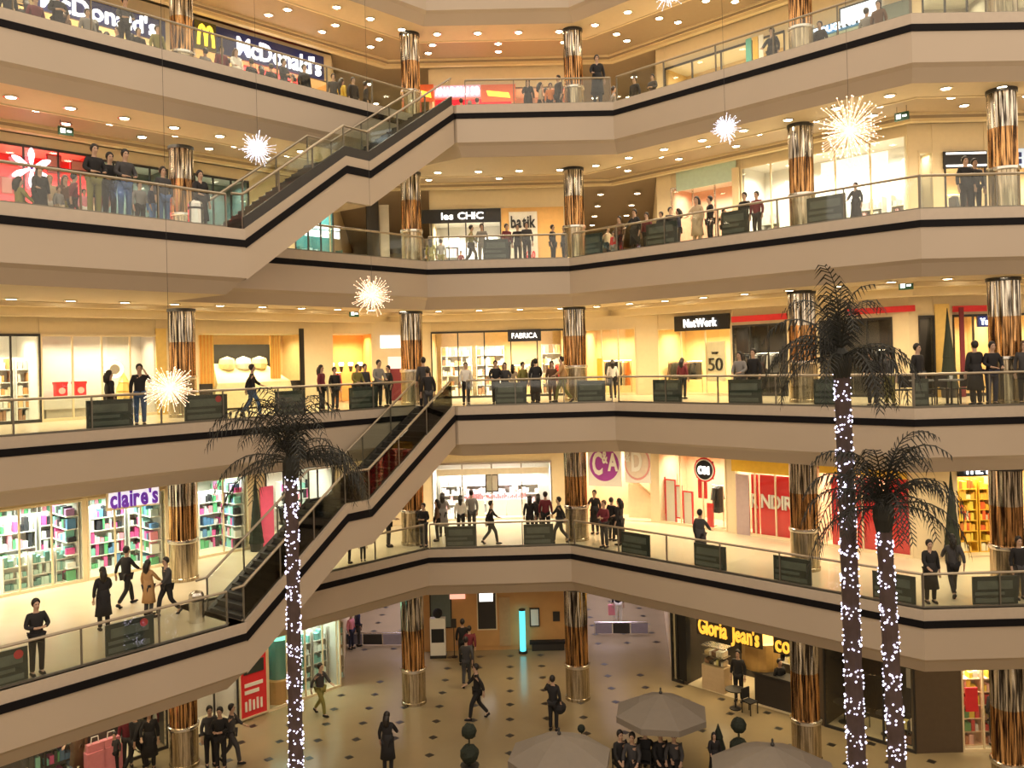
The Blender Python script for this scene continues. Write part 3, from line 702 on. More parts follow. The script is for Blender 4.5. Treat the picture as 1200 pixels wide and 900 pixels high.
posters(975, 1000, 560, 655, '', 'red window poster behind the taller palm trunk'); posters(1004, 1030, 560, 650, '', 'red window poster between the two right palms'); posters(1038, 1068, 561, 650, '', 'red window poster right of the shorter palm trunk')
board(1, 857, 932, 534, 555, .06, M_YEL, 'shop_sign', 'yellow sign band left of the second column from right', 'sign'); board(1, 960, 1062, 540, 558, .06, M_YEL, 'shop_sign', 'yellow sign band behind the palm crowns', 'sign')
shop(1, 1123, 1172, M_WARM, 95, (1, .8, .45), 1.6, 0, 3.0)
for x0, x1, w_ in ((1125, 1147, 'left'), (1149, 1170, 'right')): shelf(1, x0, x1, .55, 2.5, 7, 'goods_orange', 'tall shelf of orange and yellow goods, %s one' % w_, frame=M_YEL)
sign(1, 1123, 1171, 543, 558, 'THE BO', M_SBLACK, M_GLOWB, 'black sign with white letters THE BO at the right edge of the first floor', .1, (.12, 1.0, .2, .85), .02)
shop(1, 1186, 1260, M_WARM, 60, (1, .8, .5), 1.6, 2, 3.0)

# ---- second floor (l=2)
WM = (1, .8, .48)
shop(2, -60, 47, M_WHITE, 80, (1, .88, .65), 2.2, 3, 2.85); shelf(2, -4, 18, 1.2, 2.1, 5, 'goods_warm', 'cream shelf of packages at the far left of the second floor'); shelf(2, 20, 45, 1.1, 2.1, 5, 'goods_warm', 'cream shelf of packages left of the grey window display')
shop(2, 49, 184, M_GREYW, 85, (1, .86, .66), 1.3, 4, 2.85, frame=M_CREAM)
P0, u, n = wp(2, 52, .5); P1, _, _ = wp(2, 113, .5); W_ = (P1-P0).length
t = thing('plinth', (P0.x, P0.y, FL[2]+.02), angle(u), 'long white plinth in the grey window display', 'plinth'); MB().box(0, W_, 0, .6, .35, .75).build('top_block', M_WHITE, t); MB().box(.1, W_-.1, .1, .5, 0, .35).build('foot', M_GREYW, t)
for k, (x0, x1) in enumerate(((67, 80), (89, 102))):
    P0, u, n = wp(2, x0, .6); P1, _, _ = wp(2, x1, .6); W_ = (P1-P0).length
    t = thing('gift_box', (P0.x, P0.y, FL[2]+.77), angle(u), '%s red box with pale emblem on the white plinth' % ('left', 'right')[k], 'box'); MB().box(0, W_, 0, .3, 0, .42).build('body', M_RED, t)
    MB().box(-.02, W_+.02, -.02, .32, .42, .5).build('lid', M_RED, t); MB().tube([(W_/2, 0, .2), (W_/2, -.02, .2)], .11, 12).build('emblem', mm('pale_pink', (.85, .55, .5), rough=.5), t)
P, u, n = wp(2, 135, .4); t = thing('mirror', (P.x, P.y, FL[2]+1.65), angle(u), 'small round bright ornament hanging in the grey window display', 'ornament')
MB().tube([(0, 0, .0), (0, -.05, 0)], .32, 16).build('rim', mm('lit_rim', (1, .85, .6), emit=1.5, var=0), t); MB().tube([(0, -.05, 0), (0, -.07, 0)], .17, 16).build('centre', M_GREYW, t)
P, u, n = wp(2, 146, .4); t = thing('gold_tree', (P.x, P.y, FL[2]+.02), angle(u), 'small gold decorated tree in the grey window display', 'ornament')
MB().lathe([(.28, 0), (.28, .55), (.3, .6)], 10).build('stand', M_WHITE, t); MB().lathe([(.32, .6), (.25, .85), (.27, .87), (.17, 1.15), (.19, 1.17), (.02, 1.5)], 9).build('foliage', M_GOLD, t)
board(2, 184, 196, 385, 500, .05, M_GOLD, 'pillar_cladding', 'narrow gold upright panel left of the leftmost column on the second floor', 'panel')
shop(2, 233, 357, M_WARM, 52, (1, .82, .45), 1.6, 0, 2.9)
# bedroom display
P0, u, n = wp(2, 262, .1); P1, _, _ = wp(2, 335, .1); W_ = (P1-P0).length
t = thing('bed', (P0.x, P0.y, FL[2]+.02), angle(u), 'wide cream bed in the bedroom window display', 'bed')
MB().box(0, W_, .1, 1.2, .1, .45).build('base', M_WOOD, t)
mt = MB(); mt.hexa([(-.5, -.1, .05), (W_+.4, -.1, .05), (W_, 1.2, .45), (0, 1.2, .45), (-.25, -.05, 1.0), (W_+.2, -.05, 1.0), (W_-.25, 1.2, 1.75), (.25, 1.2, 1.75)]); mt.build('bedspread', M_LINEN, t)
MB().box(-.1, W_+.1, 1.2, 1.28, .1, 2.5).build('headboard', K, t)
for k in range(3): MB().lathe([(.02, -.28), (.28, -.18), (.32, 0), (.28, .2), (.02, .3)], 10, (W_*(.24+.26*k), .85, 1.72)).build('pillow', M_LINEN if k != 1 else M_WHITE, t)
for x0, x1, w_ in ((236, 252, 'left'), (318, 330, 'right')):
    P0, u, n = wp(2, x0, .25); P1, _, _ = wp(2, x1, .25); W_ = (P1-P0).length
    t = thing('curtain', (P0.x, P0.y, FL[2]+.9), angle(u), 'golden striped curtain at the %s of the bedroom display' % w_, 'curtain'); k = 8
    for j in range(k): MB().tube([(W_*(j+.5)/k, 0, 0), (W_*(j+.5)/k, 0, 1.95)], W_/k*.55, 7).build('pleat', M_GOLD if j % 2 else mm('amber_cloth', (.75, .38, .08), rough=.6), t)
for x0, x1, w_ in ((233, 250, 'left'), (336, 354, 'right')):
    P0, u, n = wp(2, x0, .2); P1, _, _ = wp(2, x1, .2); W_ = (P1-P0).length
    t = thing('nightstand', (P0.x, P0.y, FL[2]+.02), angle(u), 'dark cabinet on the %s side of the cream bed' % w_, 'cabinet'); MB().box(0, W_, 0, .5, 0, 1.0).build('body', M_DKW, t); MB().box(.05, W_-.05, -.02, 0, .55, .92).build('drawer', M_DKW, t); MB().box(.05, W_-.05, -.02, 0, .1, .5).build('drawer', M_DKW, t)
board(2, 352, 357, 385, 470, .03, M_SBLACK, 'panel', 'narrow black upright panel at the right of the bedroom display', 'panel')
shop(2, 363, 436, mm('amber_wall', (.80, .42, .14), rough=.5), 110, (1, .78, .42), 1.5, 0, 2.9)
for k in range(6):
    P, u, n = wp(2, 368+k*11, .9); t = thing('wall_lamp', (P.x, P.y, FL[2]+1.55), angle(u), 'glowing amber uplight on the orange wall, number %s from left' % ('one', 'two', 'three', 'four', 'five', 'six')[k], 'lamp')
    MB().lathe([(.05, -.25), (.1, 0)], 8).build('holder', M_DARKM, t); MB().lathe([(.1, 0), (.12, .12), (.09, .16)], 8).build('lamp_shade', mm('lamp_glow', (1, .75, .4), emit=5, var=0), t)
clothes_rack(2, 374, 404, .55, [RD, MR, OR], 'clothes rack of red garments on the orange wall', 'red garment hanging under the amber uplights', zr=1.25)
sign(2, 446, 470, 393, 408, 'SHOP', M_WHITE, M_PURP, 'small white lit sign left of the second column on the second floor', .1, (.2, .8, .3, .7)) if False else board(2, 446, 470, 393, 408, .1, mm('lit_white_board', (.9, .92, 1), emit=.9, var=0), 'shop_sign', 'small white lit sign left of the second column on the second floor', 'sign')
board(2, 455, 471, 418, 432, .05, mm('lit_pink_board', (1, .75, .75), emit=.6, var=0), 'panel', 'small pinkish lit panel under the white sign', 'panel'); board(2, 458, 473, 432, 470, .06, MR, 'panel', 'maroon counter front left of the second column on the second floor', 'panel')
shop(2, 497, 661, M_WARM, 120, (1, .84, .58), 2.4, 5, 2.95, open_front=True)
sign(2, 595, 634, 386, 400, 'FABRICA', M_SBLACK, M_GLOW, 'black sign with white letters over the back shop of the second floor', .1, (.12, .88, .28, .72))
for x0, x1, nm in ((500, 514, 'first'), (518, 554, 'second'), (559, 592, 'third'), (636, 660, 'fourth')): shelf(2, x0, x1, 1.9, 2.3, 5, 'goods_warm', 'lit shelf of warm coloured clothes in the back shop, %s from left' % nm)
clothes_rack(2, 604, 622, 1.0, [OR, TN, WH], 'clothes rack of orange garments left of the entrance aisle', 'orange or white garment hanging in the back shop, left rack'); clothes_rack(2, 640, 658, 1.0, [OR, WH, RD], 'clothes rack of orange garments near the third column', 'orange or white garment hanging in the back shop, right rack')
shop(2, 686, 745, M_WARM, 110, WM, 1.6, 3, 2.9, frame=M_CREAM, seg=3)
clothes_rack(2, 709, 741, .6, [K, WH, K, GY, BG, OR], 'clothes rack of black and white garments on the second floor right of the third column', 'black or white garment hanging right of the third column', zr=1.45, kind='long')
board(2, 700, 706, 420, 462, .05, M_YEL, 'panel', 'narrow yellow panel right of the third column on the second floor', 'panel')
shop(2, 752, 857, M_WARM, 120, WM, 2.0, 3, 2.8, frame=M_CREAM)
sign(2, 790, 854, 369, 387, 'NetWork', M_SBLACK, M_GLOW, 'black NetWork sign with white letters on the second floor', .12, (.2, .8, .24, .78), .02)
clothes_rack(2, 756, 782, 1.0, [BR, BG, WH, K], 'clothes rack left of the large number poster, far one', 'brown or white garment left of the number poster'); clothes_rack(2, 784, 824, .6, [BR, K, K, CH, MR], 'clothes rack of dark garments left of the large number poster', 'black or brown garment beside the number poster')
t, W_, H = board(2, 828, 850, 400, 447, -.1, mm('pale_poster', (.88, .80, .58), rough=.5), 'poster', 'tall pale poster with the number 50', 'poster'); writing('50', t, W_*.12, W_*.88, H*.27, H*.60, -.035, M_INK, .0)
writing('TOP', t, W_*.3, W_*.65, H*.68, H*.74, -.035, M_INK, 0)
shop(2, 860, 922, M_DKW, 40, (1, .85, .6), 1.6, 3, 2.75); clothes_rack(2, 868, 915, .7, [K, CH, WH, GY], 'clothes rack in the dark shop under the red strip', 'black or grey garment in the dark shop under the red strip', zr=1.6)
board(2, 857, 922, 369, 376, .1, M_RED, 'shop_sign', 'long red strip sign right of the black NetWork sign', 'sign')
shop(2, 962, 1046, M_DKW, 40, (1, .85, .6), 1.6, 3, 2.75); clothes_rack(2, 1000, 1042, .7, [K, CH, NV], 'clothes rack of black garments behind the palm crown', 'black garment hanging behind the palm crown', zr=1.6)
board(2, 990, 1072, 360, 367, .1, M_RED, 'shop_sign', 'long red strip sign behind the taller palm crown', 'sign')
shop(2, 1078, 1095, M_DKW, 40, (1, .8, .5), 1.6, 1, 2.75); shop(2, 1118, 1164, M_WARM, 70, (1, .8, .5), 1.6, 2, 2.75)
board(2, 1117, 1163, 358, 365, .1, M_RED, 'shop_sign', 'short red strip sign at the right end of the second floor', 'sign'); board(2, 1097, 1114, 356, 470, .04, M_GOLD, 'pillar_cladding', 'gold pier left of the cone tree on the second floor', 'panel')
sign(2, 1146, 1163, 370, 383, 'Yad', M_NAVY, M_GLOWB, 'small dark sign with white letters left of the rightmost column on the second floor', .1, (.1, .9, .2, .8), .02)
shop(2, 1185, 1260, M_WARM, 70, (1, .8, .5), 1.6, 2, 2.75)
board(2, 1126, 1131, 360, 470, .3, MR, 'banner', 'slim dark red hanging banner right of the cone tree', 'banner')

# ---- third floor (l=3)
shop(3, -60, 108, M_RED, 95, (1, .55, .5), 1.6, 4, 3.5)
def snowflake(px, py, r, label):
    P, u, n, i, x = wallhit(3, px, py, .16); t = thing('light_ornament', (P.x, P.y, P.z), angle(u), label, 'ornament'); g = mm('lit_white_flower', (1, .85, .95), emit=3, var=0)
    for k in range(6):
        a = math.pi/2+k*math.pi/3; b = MB(); b.lathe([(.02, 0), (.10*r, .35*r), (.17*r, .7*r), (.1*r, .95*r), (.02, 1.05*r)], 8)
        o = b.build('petal', g, t); o.rotation_euler = (0, math.pi/2-a, 0); o.scale = (1, .35, 1)
    MB().ball((0, 0, 0), .09*r, 8).build('centre', M_PURP, t)
snowflake(37, 197, .62, 'glowing white flower ornament in the red shop window')
for k, (x0, x1, y0, y1) in enumerate(((56, 70, 183, 202), (84, 101, 190, 205), (2, 14, 208, 226))):
    board(3, x0, x1, y0, y1, -.3, mm('rose_print', (.85, .35, .3), rough=.5), 'picture', 'small rosy picture hung in the red shop, %s one' % ('middle', 'right', 'left')[k], 'picture', frame=M_RED)
board(3, -10, 108, 193.5, 197, .02, M_DARKM, 'window_bar', 'dark crossbar over the red shop window', 'bar')
shop(3, 112, 197, M_GRYG, 55, (.85, 1, .9), 1.4, 4, 3.4); shop(3, 229, 292, M_GRYG, 55, (.85, 1, .9), 1.4, 3, 3.4)
for x0, x1, w_ in ((160, 190, 'left of the leftmost column'), (262, 288, 'left of the upper stairs')): shelf(3, x0, x1, .6, 1.3, 3, 'goods_teal', 'low grey-green shelf in the third floor shop '+w_, frame=M_GRYG)
shop(3, 346, 428, M_TEAL, 80, (.75, 1, .95), 1.6, 3, 3.4)
for k, (x0, x1, y0, y1) in enumerate(((358, 398, 263, 268.5), (358, 398, 270, 278))): board(3, x0, x1, y0, y1, -.3, mm('lit_cool_strip', (.9, 1, 1), emit=2.0, var=0), 'light_strip', '%s glowing white strip in the teal shop' % ('upper', 'lower')[k], 'lamp')
shelf(3, 352, 402, .9, 1.2, 3, 'goods_teal', 'teal counter shelf of goods under the glowing strips', frame=M_TEAL)
board(3, 430, 444, 232, 300, .1, M_SBLACK, 'panel', 'black upright panel right of the teal shop', 'panel'); board(3, 445, 456, 240, 302, .05, M_GREYW, 'panel', 'grey upright panel right of the black one on the third floor', 'panel')
shop(3, 494, 587, M_WHITE, 130, (1, .95, .86), 2.0, 4, 2.45, open_front=True)
sign(3, 494, 587, 245, 261, 'les CHIC', M_SBLACK, M_GLOW, 'long black sign with white letters les CHIC on the third floor', .1, (.25, .78, .25, .75))
for k, px in enumerate((505, 530, 575)): shelf(3, px-9, px+9, 1.2, 1.9, 4, 'goods_white', 'pale shelf under the long black sign, %s one' % ('left', 'middle', 'right')[k])
board(3, 588, 661, 243, 306, .03, mm('orange_shop_wall', (.85, .50, .16), rough=.5), 'wall_panel', 'orange wall panel behind the white banner on the third floor', 'panel')
t, W_, H = board(3, 597, 630, 248, 306, .14, mm('white_banner', (.9, .86, .76), rough=.5), 'banner', 'white banner with black letters batik on the third floor', 'banner'); writing('batik', t, W_*.06, W_*.94, H*.68, H*.92, -.035, M_INK, .025); writing('%50', t, W_*.5, W_*.9, H*.05, H*.2, -.035, M_RED, .02)
shop(3, 788, 866, M_SALM, 100, (1, .9, .75), 1.6, 3, 3.2, frame=M_STEEL)
board(3, 792, 862, 195, 218, .1, mm('pale_teal_board', (.55, .72, .62), rough=.4), 'shop_sign', 'pale teal sign board on the third floor right slant', 'sign'); board(3, 858, 866, 196, 262, .15, M_CREAM, 'panel', 'cream upright panel at the right of the teal sign', 'panel')
shop(3, 870, 1073, M_WHITE, 130, (1, .93, .78), 1.8, 5, 3.5, frame=M_CREAM)
t, W_, H = board(3, 962, 1040, 184, 199, -.1, mm('lit_cream_board', (1, .95, .85), emit=1.1, var=0), 'shop_sign', 'bright cream lit sign under the big warm starburst', 'sign'); writing('BALLOON', t, W_*.3, W_*.9, H*.25, H*.6, -.035, mm('faint_ink', (.45, .42, .38), rough=.5), 0) if False else None
for k, (x0, x1) in enumerate(((876, 915), (955, 990), (1000, 1035), (1045, 1070))): shelf(3, x0, x1, 1.1, 1.7, 4, 'goods_white', 'white shelf in the bright third floor shop, %s from left' % ('first', 'second', 'third', 'fourth')[k])
shop(3, 1078, 1094, M_CREAM, 50, (1, .9, .7), 1.2, 1, 2.9, frame=M_CREAM)
shop(3, 1108, 1155, M_WARM, 90, (1, .88, .65), 1.6, 2, 2.4); t, W_, H = board(3, 1106, 1157, 177, 197, .1, M_SBLACK, 'shop_sign', 'black sign with white lines on the third floor at right', 'sign')
for a in (.1, .82): MB().box(W_*.05, W_*.97, -.03, 0, H*a, H*(a+.1)).build('light_line', M_GLOW, t)
clothes_rack(3, 1112, 1150, .8, [K, BG, RD, WH], 'clothes rack under the black sign with white lines', 'dark or red garment under the sign with white lines', zr=1.5)
shop(3, 1186, 1260, M_WARM, 90, (1, .88, .7), 1.6, 2, 2.6); t, W_, H = board(3, 1187, 1215, 174, 196, .1, mm('pale_blue_board', (.6, .75, .95), emit=.5, var=0), 'shop_sign', 'pale blue sign right of the rightmost column on the third floor', 'sign')
for a in (.2, .55): MB().box(W_*.15, W_*.35, -.03, 0, H*a, H*(a+.25)).build('mark', M_NAVY, t)

# ---- top floor (l=4)
shop(4, -60, 194, M_WARM, 65, (1, .72, .4), 1.8, 0, 2.6); shop(4, 230, 392, M_WARM, 65, (1, .72, .4), 1.8, 0, 2.7)
def band(px0, px1, dz0, dz1, text, label, box, arches=False):
    P0, u, n = wp(4, px0, -.12, zoff=2.6); P1, _, _ = wp(4, px1, -.12, zoff=2.6); W_ = (P1-P0).length
    t = thing('shop_sign', (P0.x, P0.y, FL[4]+dz0), angle(u), label, 'sign'); H = dz1-dz0
    MB().box(0, W_, 0, .1, 0, H).build('board', M_NAVY, t)
    writing(text, t, W_*box[0], W_*box[1], H*.14, H*.84, -.035, M_GLOW, .018)
    return t, W_, H
band(44, 194, 2.5, 3.35, "McDonald's", "long navy McDonald's sign at the top left, cut by the column and by heads", (.02, .92))
t, W_, H = band(228, 380, 2.62, 3.62, "McDonald's", "long navy McDonald's sign with yellow arches on the top floor", (.30, .97))
MB().box(W_*.0, W_*.15, -.03, 0, -.02, H+.02).build('arches_board', mm('olive_board', (.10, .09, .02), rough=.5), t)
ar = MB()
for sg in (-1, 1):
    cx_ = W_*.075+sg*W_*.026; ar.tube([(cx_+W_*.026*math.cos(a), -.06, H*.12+H*.74*math.sin(a)) for a in [math.pi*k/10 for k in range(11)]], .06, 6)
ar.build('arches', M_YGLOW, t)
for x0, x1, w_ in ((286, 300, 'left'), (303, 330, 'middle'), (334, 350, 'right')): board(4, x0, x1, 58+(x0-286)*.28, 92+(x0-286)*.25, -.6, M_REDG, 'menu_board', 'backlit red menu panel under the sign with yellow arches, %s one' % w_, 'panel')  # boards added to glow like the red lit interior under the sign
for x0, x1, w_ in ((110, 135, 'left'), (150, 180, 'right')): board(4, x0, x1, 30+(x0-110)*.2, 52+(x0-110)*.2, -.6, mm('backlit_warm_panel', (1, .75, .45), emit=.7, var=.2, scale=2), 'menu_board', 'backlit warm menu panel behind the crowd at top left, %s one' % w_, 'panel')  # boards added to glow like the warm lit area behind the crowd
shop(4, 494, 600, M_REDG, 60, (1, .5, .3), 1.6, 0, 2.9); shop(4, 604, 664, M_SALM, 50, (1, .5, .3), 1.6, 0, 2.9)
sign(4, 509, 563, 100, 114, 'ANADOLU SO', mm('lit_rose_board', (.85, .45, .6), emit=.35, var=.1), M_GLOW, 'pink lit sign with white letters at the back of the top floor', .1, (.02, .98, .15, .85))
for k, (x0, x1) in enumerate(((491, 508), (564, 604))):
    t, W_, H = board(4, x0, x1, 99, 119, .12, M_ORNG, 'shop_sign', 'orange sign with yellow mark, %s of the pink lit sign' % ('left', 'right')[k], 'sign'); MB().hexa([(W_*.2, -.03, H*.35), (W_*.85, -.03, H*.2), (W_*.85, 0, H*.2), (W_*.2, 0, H*.35), (W_*.15, -.03, H*.65), (W_*.8, -.03, H*.5), (W_*.8, 0, H*.5), (W_*.15, 0, H*.65)]).build('mark', M_YGLOW, t)
P0, u, n = wp(4, 492, -.9); P1, _, _ = wp(4, 560, -.9); W_ = (P1-P0).length
t = thing('food_counter', (P0.x, P0.y, FL[4]), angle(u), 'white lit food counter with black uprights under the pink sign', 'counter'); MB().box(0, W_, 0, .7, 0, 1.15).build('body', mm('lit_counter', (.85, .93, 1), emit=.8, var=0), t)
for k in range(5): MB().box(W_*k/4-.03, W_*k/4+.03, -.03, 0, 0, 1.15).build('upright', M_DARKM, t)
MB().box(-.05, W_+.05, -.06, .76, 1.15, 1.2).build('counter_top', M_DARKM, t)
for k, (x0, x1) in enumerate(((494, 506), (575, 590))): board(4, x0, x1, 50, 80, -1.2, M_REDG, 'panel', 'red glowing wall panel at the back of the top floor, %s one' % ('left', 'right')[k], 'panel')
shop(4, 780, 920, M_WARM, 45, (1, .85, .6), 1.6, 4, 2.9); shop(4, 945, 1070, M_GRYG, 55, (.9, 1, .9), 1.6, 3, 2.6); shop(4, 1082, 1160, M_GREYW, 40, (1, .85, .6), 1.6, 3, 2.9); shop(4, 1185, 1260, M_GREYW, 40, (1, .85, .6), 1.6, 2, 2.9)
sign(4, 953, 1018, 24, 35, 'DOUGHNUTS', mm('blue_sign_board', (.04, .20, .42), rough=.3), M_GLOWB, 'blue DOUGHNUTS sign with white letters at the top right', .1, (.03, .97, .15, .85), .02)
board(4, 985, 1031, 4, 23, .15, mm('lit_screen', (.85, .92, 1), emit=1.4, var=.05), 'screen', 'bright white screen above the blue sign', 'screen', frame=M_DARKM)
board(4, 1034, 1068, 2, 22, .1, M_GRYG, 'panel', 'grey-green panel right of the bright screen', 'panel')
for k, (x0, x1, m_) in enumerate(((874, 880, mm('teal_print', (.1, .5, .45), rough=.5)), (882, 888, M_YEL), (889, 894, M_WHITE))): board(4, x0, x1, 45-k*2, 74-k*3, .3, m_, 'poster', '%s slim upright poster near the second column from right on the top floor' % ('teal', 'yellow', 'white')[k], 'poster')

# ---- ground floor (l=0)
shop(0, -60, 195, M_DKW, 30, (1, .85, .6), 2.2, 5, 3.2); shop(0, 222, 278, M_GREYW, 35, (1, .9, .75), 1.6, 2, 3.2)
shop(0, 314, 418, M_GREYW, 55, (.85, 1, .92), 1.6, 4, 3.3, frame=M_CREAM)
t, W_, H = board(0, 282, 312, 755, 838, .1, M_RED, 'sale_board', 'red sale board with dark screen on the ground floor at left', 'board', .12, frame=M_CREAM)
MB().box(W_*.12, W_*.9, -.03, 0, H*.60, H*.78).build('screen', M_ADV, t); [MB().box(W_*.14, W_*x1_, -.03, 0, H*z_, H*(z_+.05)).build('print_line', M_WHITE, t) for z_, x1_ in ((.42, .85), (.32, .7))]
for k in range(5): MB().box(W_*(.14+.15*k), W_*(.22+.15*k), -.03, 0, H*.08, H*(.22+.02*(k % 2))).build('print_block', M_WHITE, t)
P0, u, n = wp(0, 318, .3); t = thing('display_case', (P0.x, P0.y, 0), angle(u), 'round teal lit display case behind the left palm trunk', 'display case')
MB().lathe([(.55, 0), (.55, .9), (.5, .95)], 16, (.6, .4, 0)).build('base', M_WOOD, t); MB().lathe([(.45, .95), (.45, 2.5)], 16, (.6, .4, 0)).build('glass_drum', M_TEAL, t); MB().lathe([(.6, 2.5), (.6, 2.75)], 16, (.6, .4, 0)).build('lit_ring', mm('lit_teal_ring', (.3, .95, .75), emit=1.2, var=0), t)
for k, (x0, x1) in enumerate(((352, 366), (368, 384), (386, 404))): shelf(0, x0, x1, .7, 2.3, 5, 'goods_teal', 'glass shelf of pale goods right of the left palm trunk, %s one' % ('first', 'second', 'third')[k], frame=M_GREYW)
for k, (px, m_) in enumerate(((112, PK), (131, PK))):
    P, u, n = wp(0, px, -.35); t = thing('shopping_bag_stand', (P.x, P.y, 0), angle(u), 'pink bag display at the lower left shop window, %s one' % ('left', 'right')[k], 'bag')
    MB().box(-.3, .3, -.15, .15, .0, .9).build('body', m_, t); MB().box(-.25, .25, -.1, .1, .9, 1.15).build('top', m_, t); MB().tube([(-.12, 0, 1.15), (-.1, 0, 1.35), (.1, 0, 1.35), (.12, 0, 1.15)], .02, 6).build('handle', WH, t)
shelf(0, 40, 90, .6, 1.4, 3, 'goods_pastel', 'shelf of goods in the dark lower left shop', frame=M_DKW); clothes_rack(0, 160, 190, .5, [K, CH, WH, MR], 'clothes rack left of the leftmost column on the ground floor', 'dark garment hanging in the lower left shop', zr=1.6)
# back wall of the ground floor
board(0, 499, 665, 688, 757, .04, M_WOOD, 'wall_panel', 'wide orange wood panelling across the back of the ground floor', 'panel', .05)
board(0, 505, 528, 695, 735, .1, M_GRYG, 'panel', 'grey door panel in the orange wood panelling', 'panel', frame=M_DKW)
t, W_, H = board(0, 560, 581, 692, 737, .1, M_DKW, 'doorway', 'dark glass doorway in the orange wood panelling', 'door', frame=M_CREAM); MB().box(W_*.1, W_*.85, -.03, 0, H*.72, H*.95).build('lit_sign', M_GLOW, t)
board(0, 585, 598, 700, 757, .1, mm('tan_wood', (.50, .32, .16), rough=.5), 'panel', 'tan wood panel right of the dark doorway', 'panel')
board(0, 622, 631, 714, 733, .1, M_WHITE, 'picture', 'small upright picture right of the cyan light column', 'picture', frame=M_DARKM); board(0, 648, 656, 717, 728, .1, M_DARKM, 'picture', 'small dark wall ornament left of the third column', 'picture')
board(0, 527, 545, 696, 702, .15, mm('lit_red_strip', (1, .5, .35), emit=1.0, var=0), 'light_strip', 'small red lit sign at the back of the ground floor', 'lamp')
P0, u, n = wp(0, 621, -.35); P1, _, _ = wp(0, 664, -.35); W_ = (P1-P0).length
t = thing('bench', (P0.x, P0.y, 0), angle(u), 'low black bench along the orange panelling', 'bench'); MB().box(0, W_, 0, .35, .3, .42).build('seat', K, t); MB().box(.1, W_-.1, .05, .3, 0, .3).build('base', M_DARKM, t)
# right hand ground floor shops
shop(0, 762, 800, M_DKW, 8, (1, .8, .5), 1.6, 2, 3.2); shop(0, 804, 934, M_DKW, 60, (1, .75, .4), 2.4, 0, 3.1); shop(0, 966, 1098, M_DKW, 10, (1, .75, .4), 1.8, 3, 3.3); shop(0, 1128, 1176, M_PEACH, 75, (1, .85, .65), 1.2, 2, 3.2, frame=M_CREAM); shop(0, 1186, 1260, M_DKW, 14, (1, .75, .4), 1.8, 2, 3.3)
t = thing('shop_sign', (0, 0, 0), 0, "gold Gloria Jean's lettering over the coffee shop", 'sign'); P0, u, n = wp(0, 818, -.12, zoff=3.4); P1, _, _ = wp(0, 889, -.12, zoff=3.4); W_ = (P1-P0).length; t.location = (P0.x, P0.y, 2.2); t.rotation_euler = (0, 0, angle(u))
MB().box(-.1, W_+.1, .02, .08, 0, .75).build('board', M_DKW, t); writing("Gloria Jean's", t, 0, W_, .08, .70, -.02, M_GOLDL, .02)
t = thing('shop_sign', (0, 0, 0), 0, 'gold lettering COF in the coffee shop, left of the second column from right', 'sign'); P0, u, n = wp(0, 908, -.12, zoff=3.4); P1, _, _ = wp(0, 932, -.12, zoff=3.4); W_ = (P1-P0).length; t.location = (P0.x, P0.y, 2.2); t.rotation_euler = (0, 0, angle(u))
MB().box(-.1, W_+.1, .02, .08, 0, .75).build('board', M_DKW, t); writing('cof', t, 0, W_, .1, .7, -.02, M_GOLDL, .02)
P0, u, n = wp(0, 823, .1); P1, _, _ = wp(0, 849, .1); W_ = (P1-P0).length
t = thing('pastry_case', (P0.x, P0.y, .02), angle(u), 'lit pastry display case at the coffee shop front', 'display case'); MB().box(0, W_, 0, .6, 0, .95).build('base', mm('tan_counter', (.55, .42, .26), rough=.4), t); g = MB()
for r in range(2):
    for j in range(8): g.box(.08+j*(W_-.16)/8, .08+(j+.75)*(W_-.16)/8, .1, .5, 1.0+r*.35, 1.0+r*.35+random.uniform(.1, .22))
g.build('pastries', MATS['goods_cafe'], t, kind='stuff'); MB().box(0, W_, 0, .6, 1.68, 1.72).build('top', M_STEEL, t); MB().box(0, W_, .0, .01, .95, 1.68).build('front_glass', M_PANE, t); MB().box(0, W_, .05, .55, 1.32, 1.34).build('shelf', M_STEEL, t)
MB().box(.05, W_-.05, .3, .34, 1.63, 1.67).build('case_lamp', mm('case_glow', (1, .85, .55), emit=6, var=0), t)
P0, u, n = wp(0, 885, .2); P1, _, _ = wp(0, 931, .2); W_ = (P1-P0).length
t = thing('counter', (P0.x, P0.y, .02), angle(u), 'dark coffee bar counter with amber drum lamp', 'counter'); MB().box(0, W_, 0, .6, 0, 1.1).build('body', M_DKW, t); MB().box(-.05, W_+.05, -.05, .65, 1.1, 1.16).build('counter_top', M_DARKM, t)
P, u, n = wp(0, 893, .9); t = thing('round_screen', (P.x, P.y, 1.18), angle(u), 'large amber wood drum behind the coffee bar counter', 'drum'); MB().lathe([(.7, 0), (.72, .1), (.72, 1.0), (.6, 1.05)], 16).build('drum', mm('amber_drum', (.55, .33, .10), rough=.4), t)
shelf(0, 903, 932, 1.6, 1.8, 4, 'goods_cafe', 'lit wall shelf of cups behind the coffee bar', z0=1.2); shelf(0, 822, 862, 1.8, 1.0, 2, 'goods_cafe', 'wall shelf of jars behind the pastry case', z0=2.0)
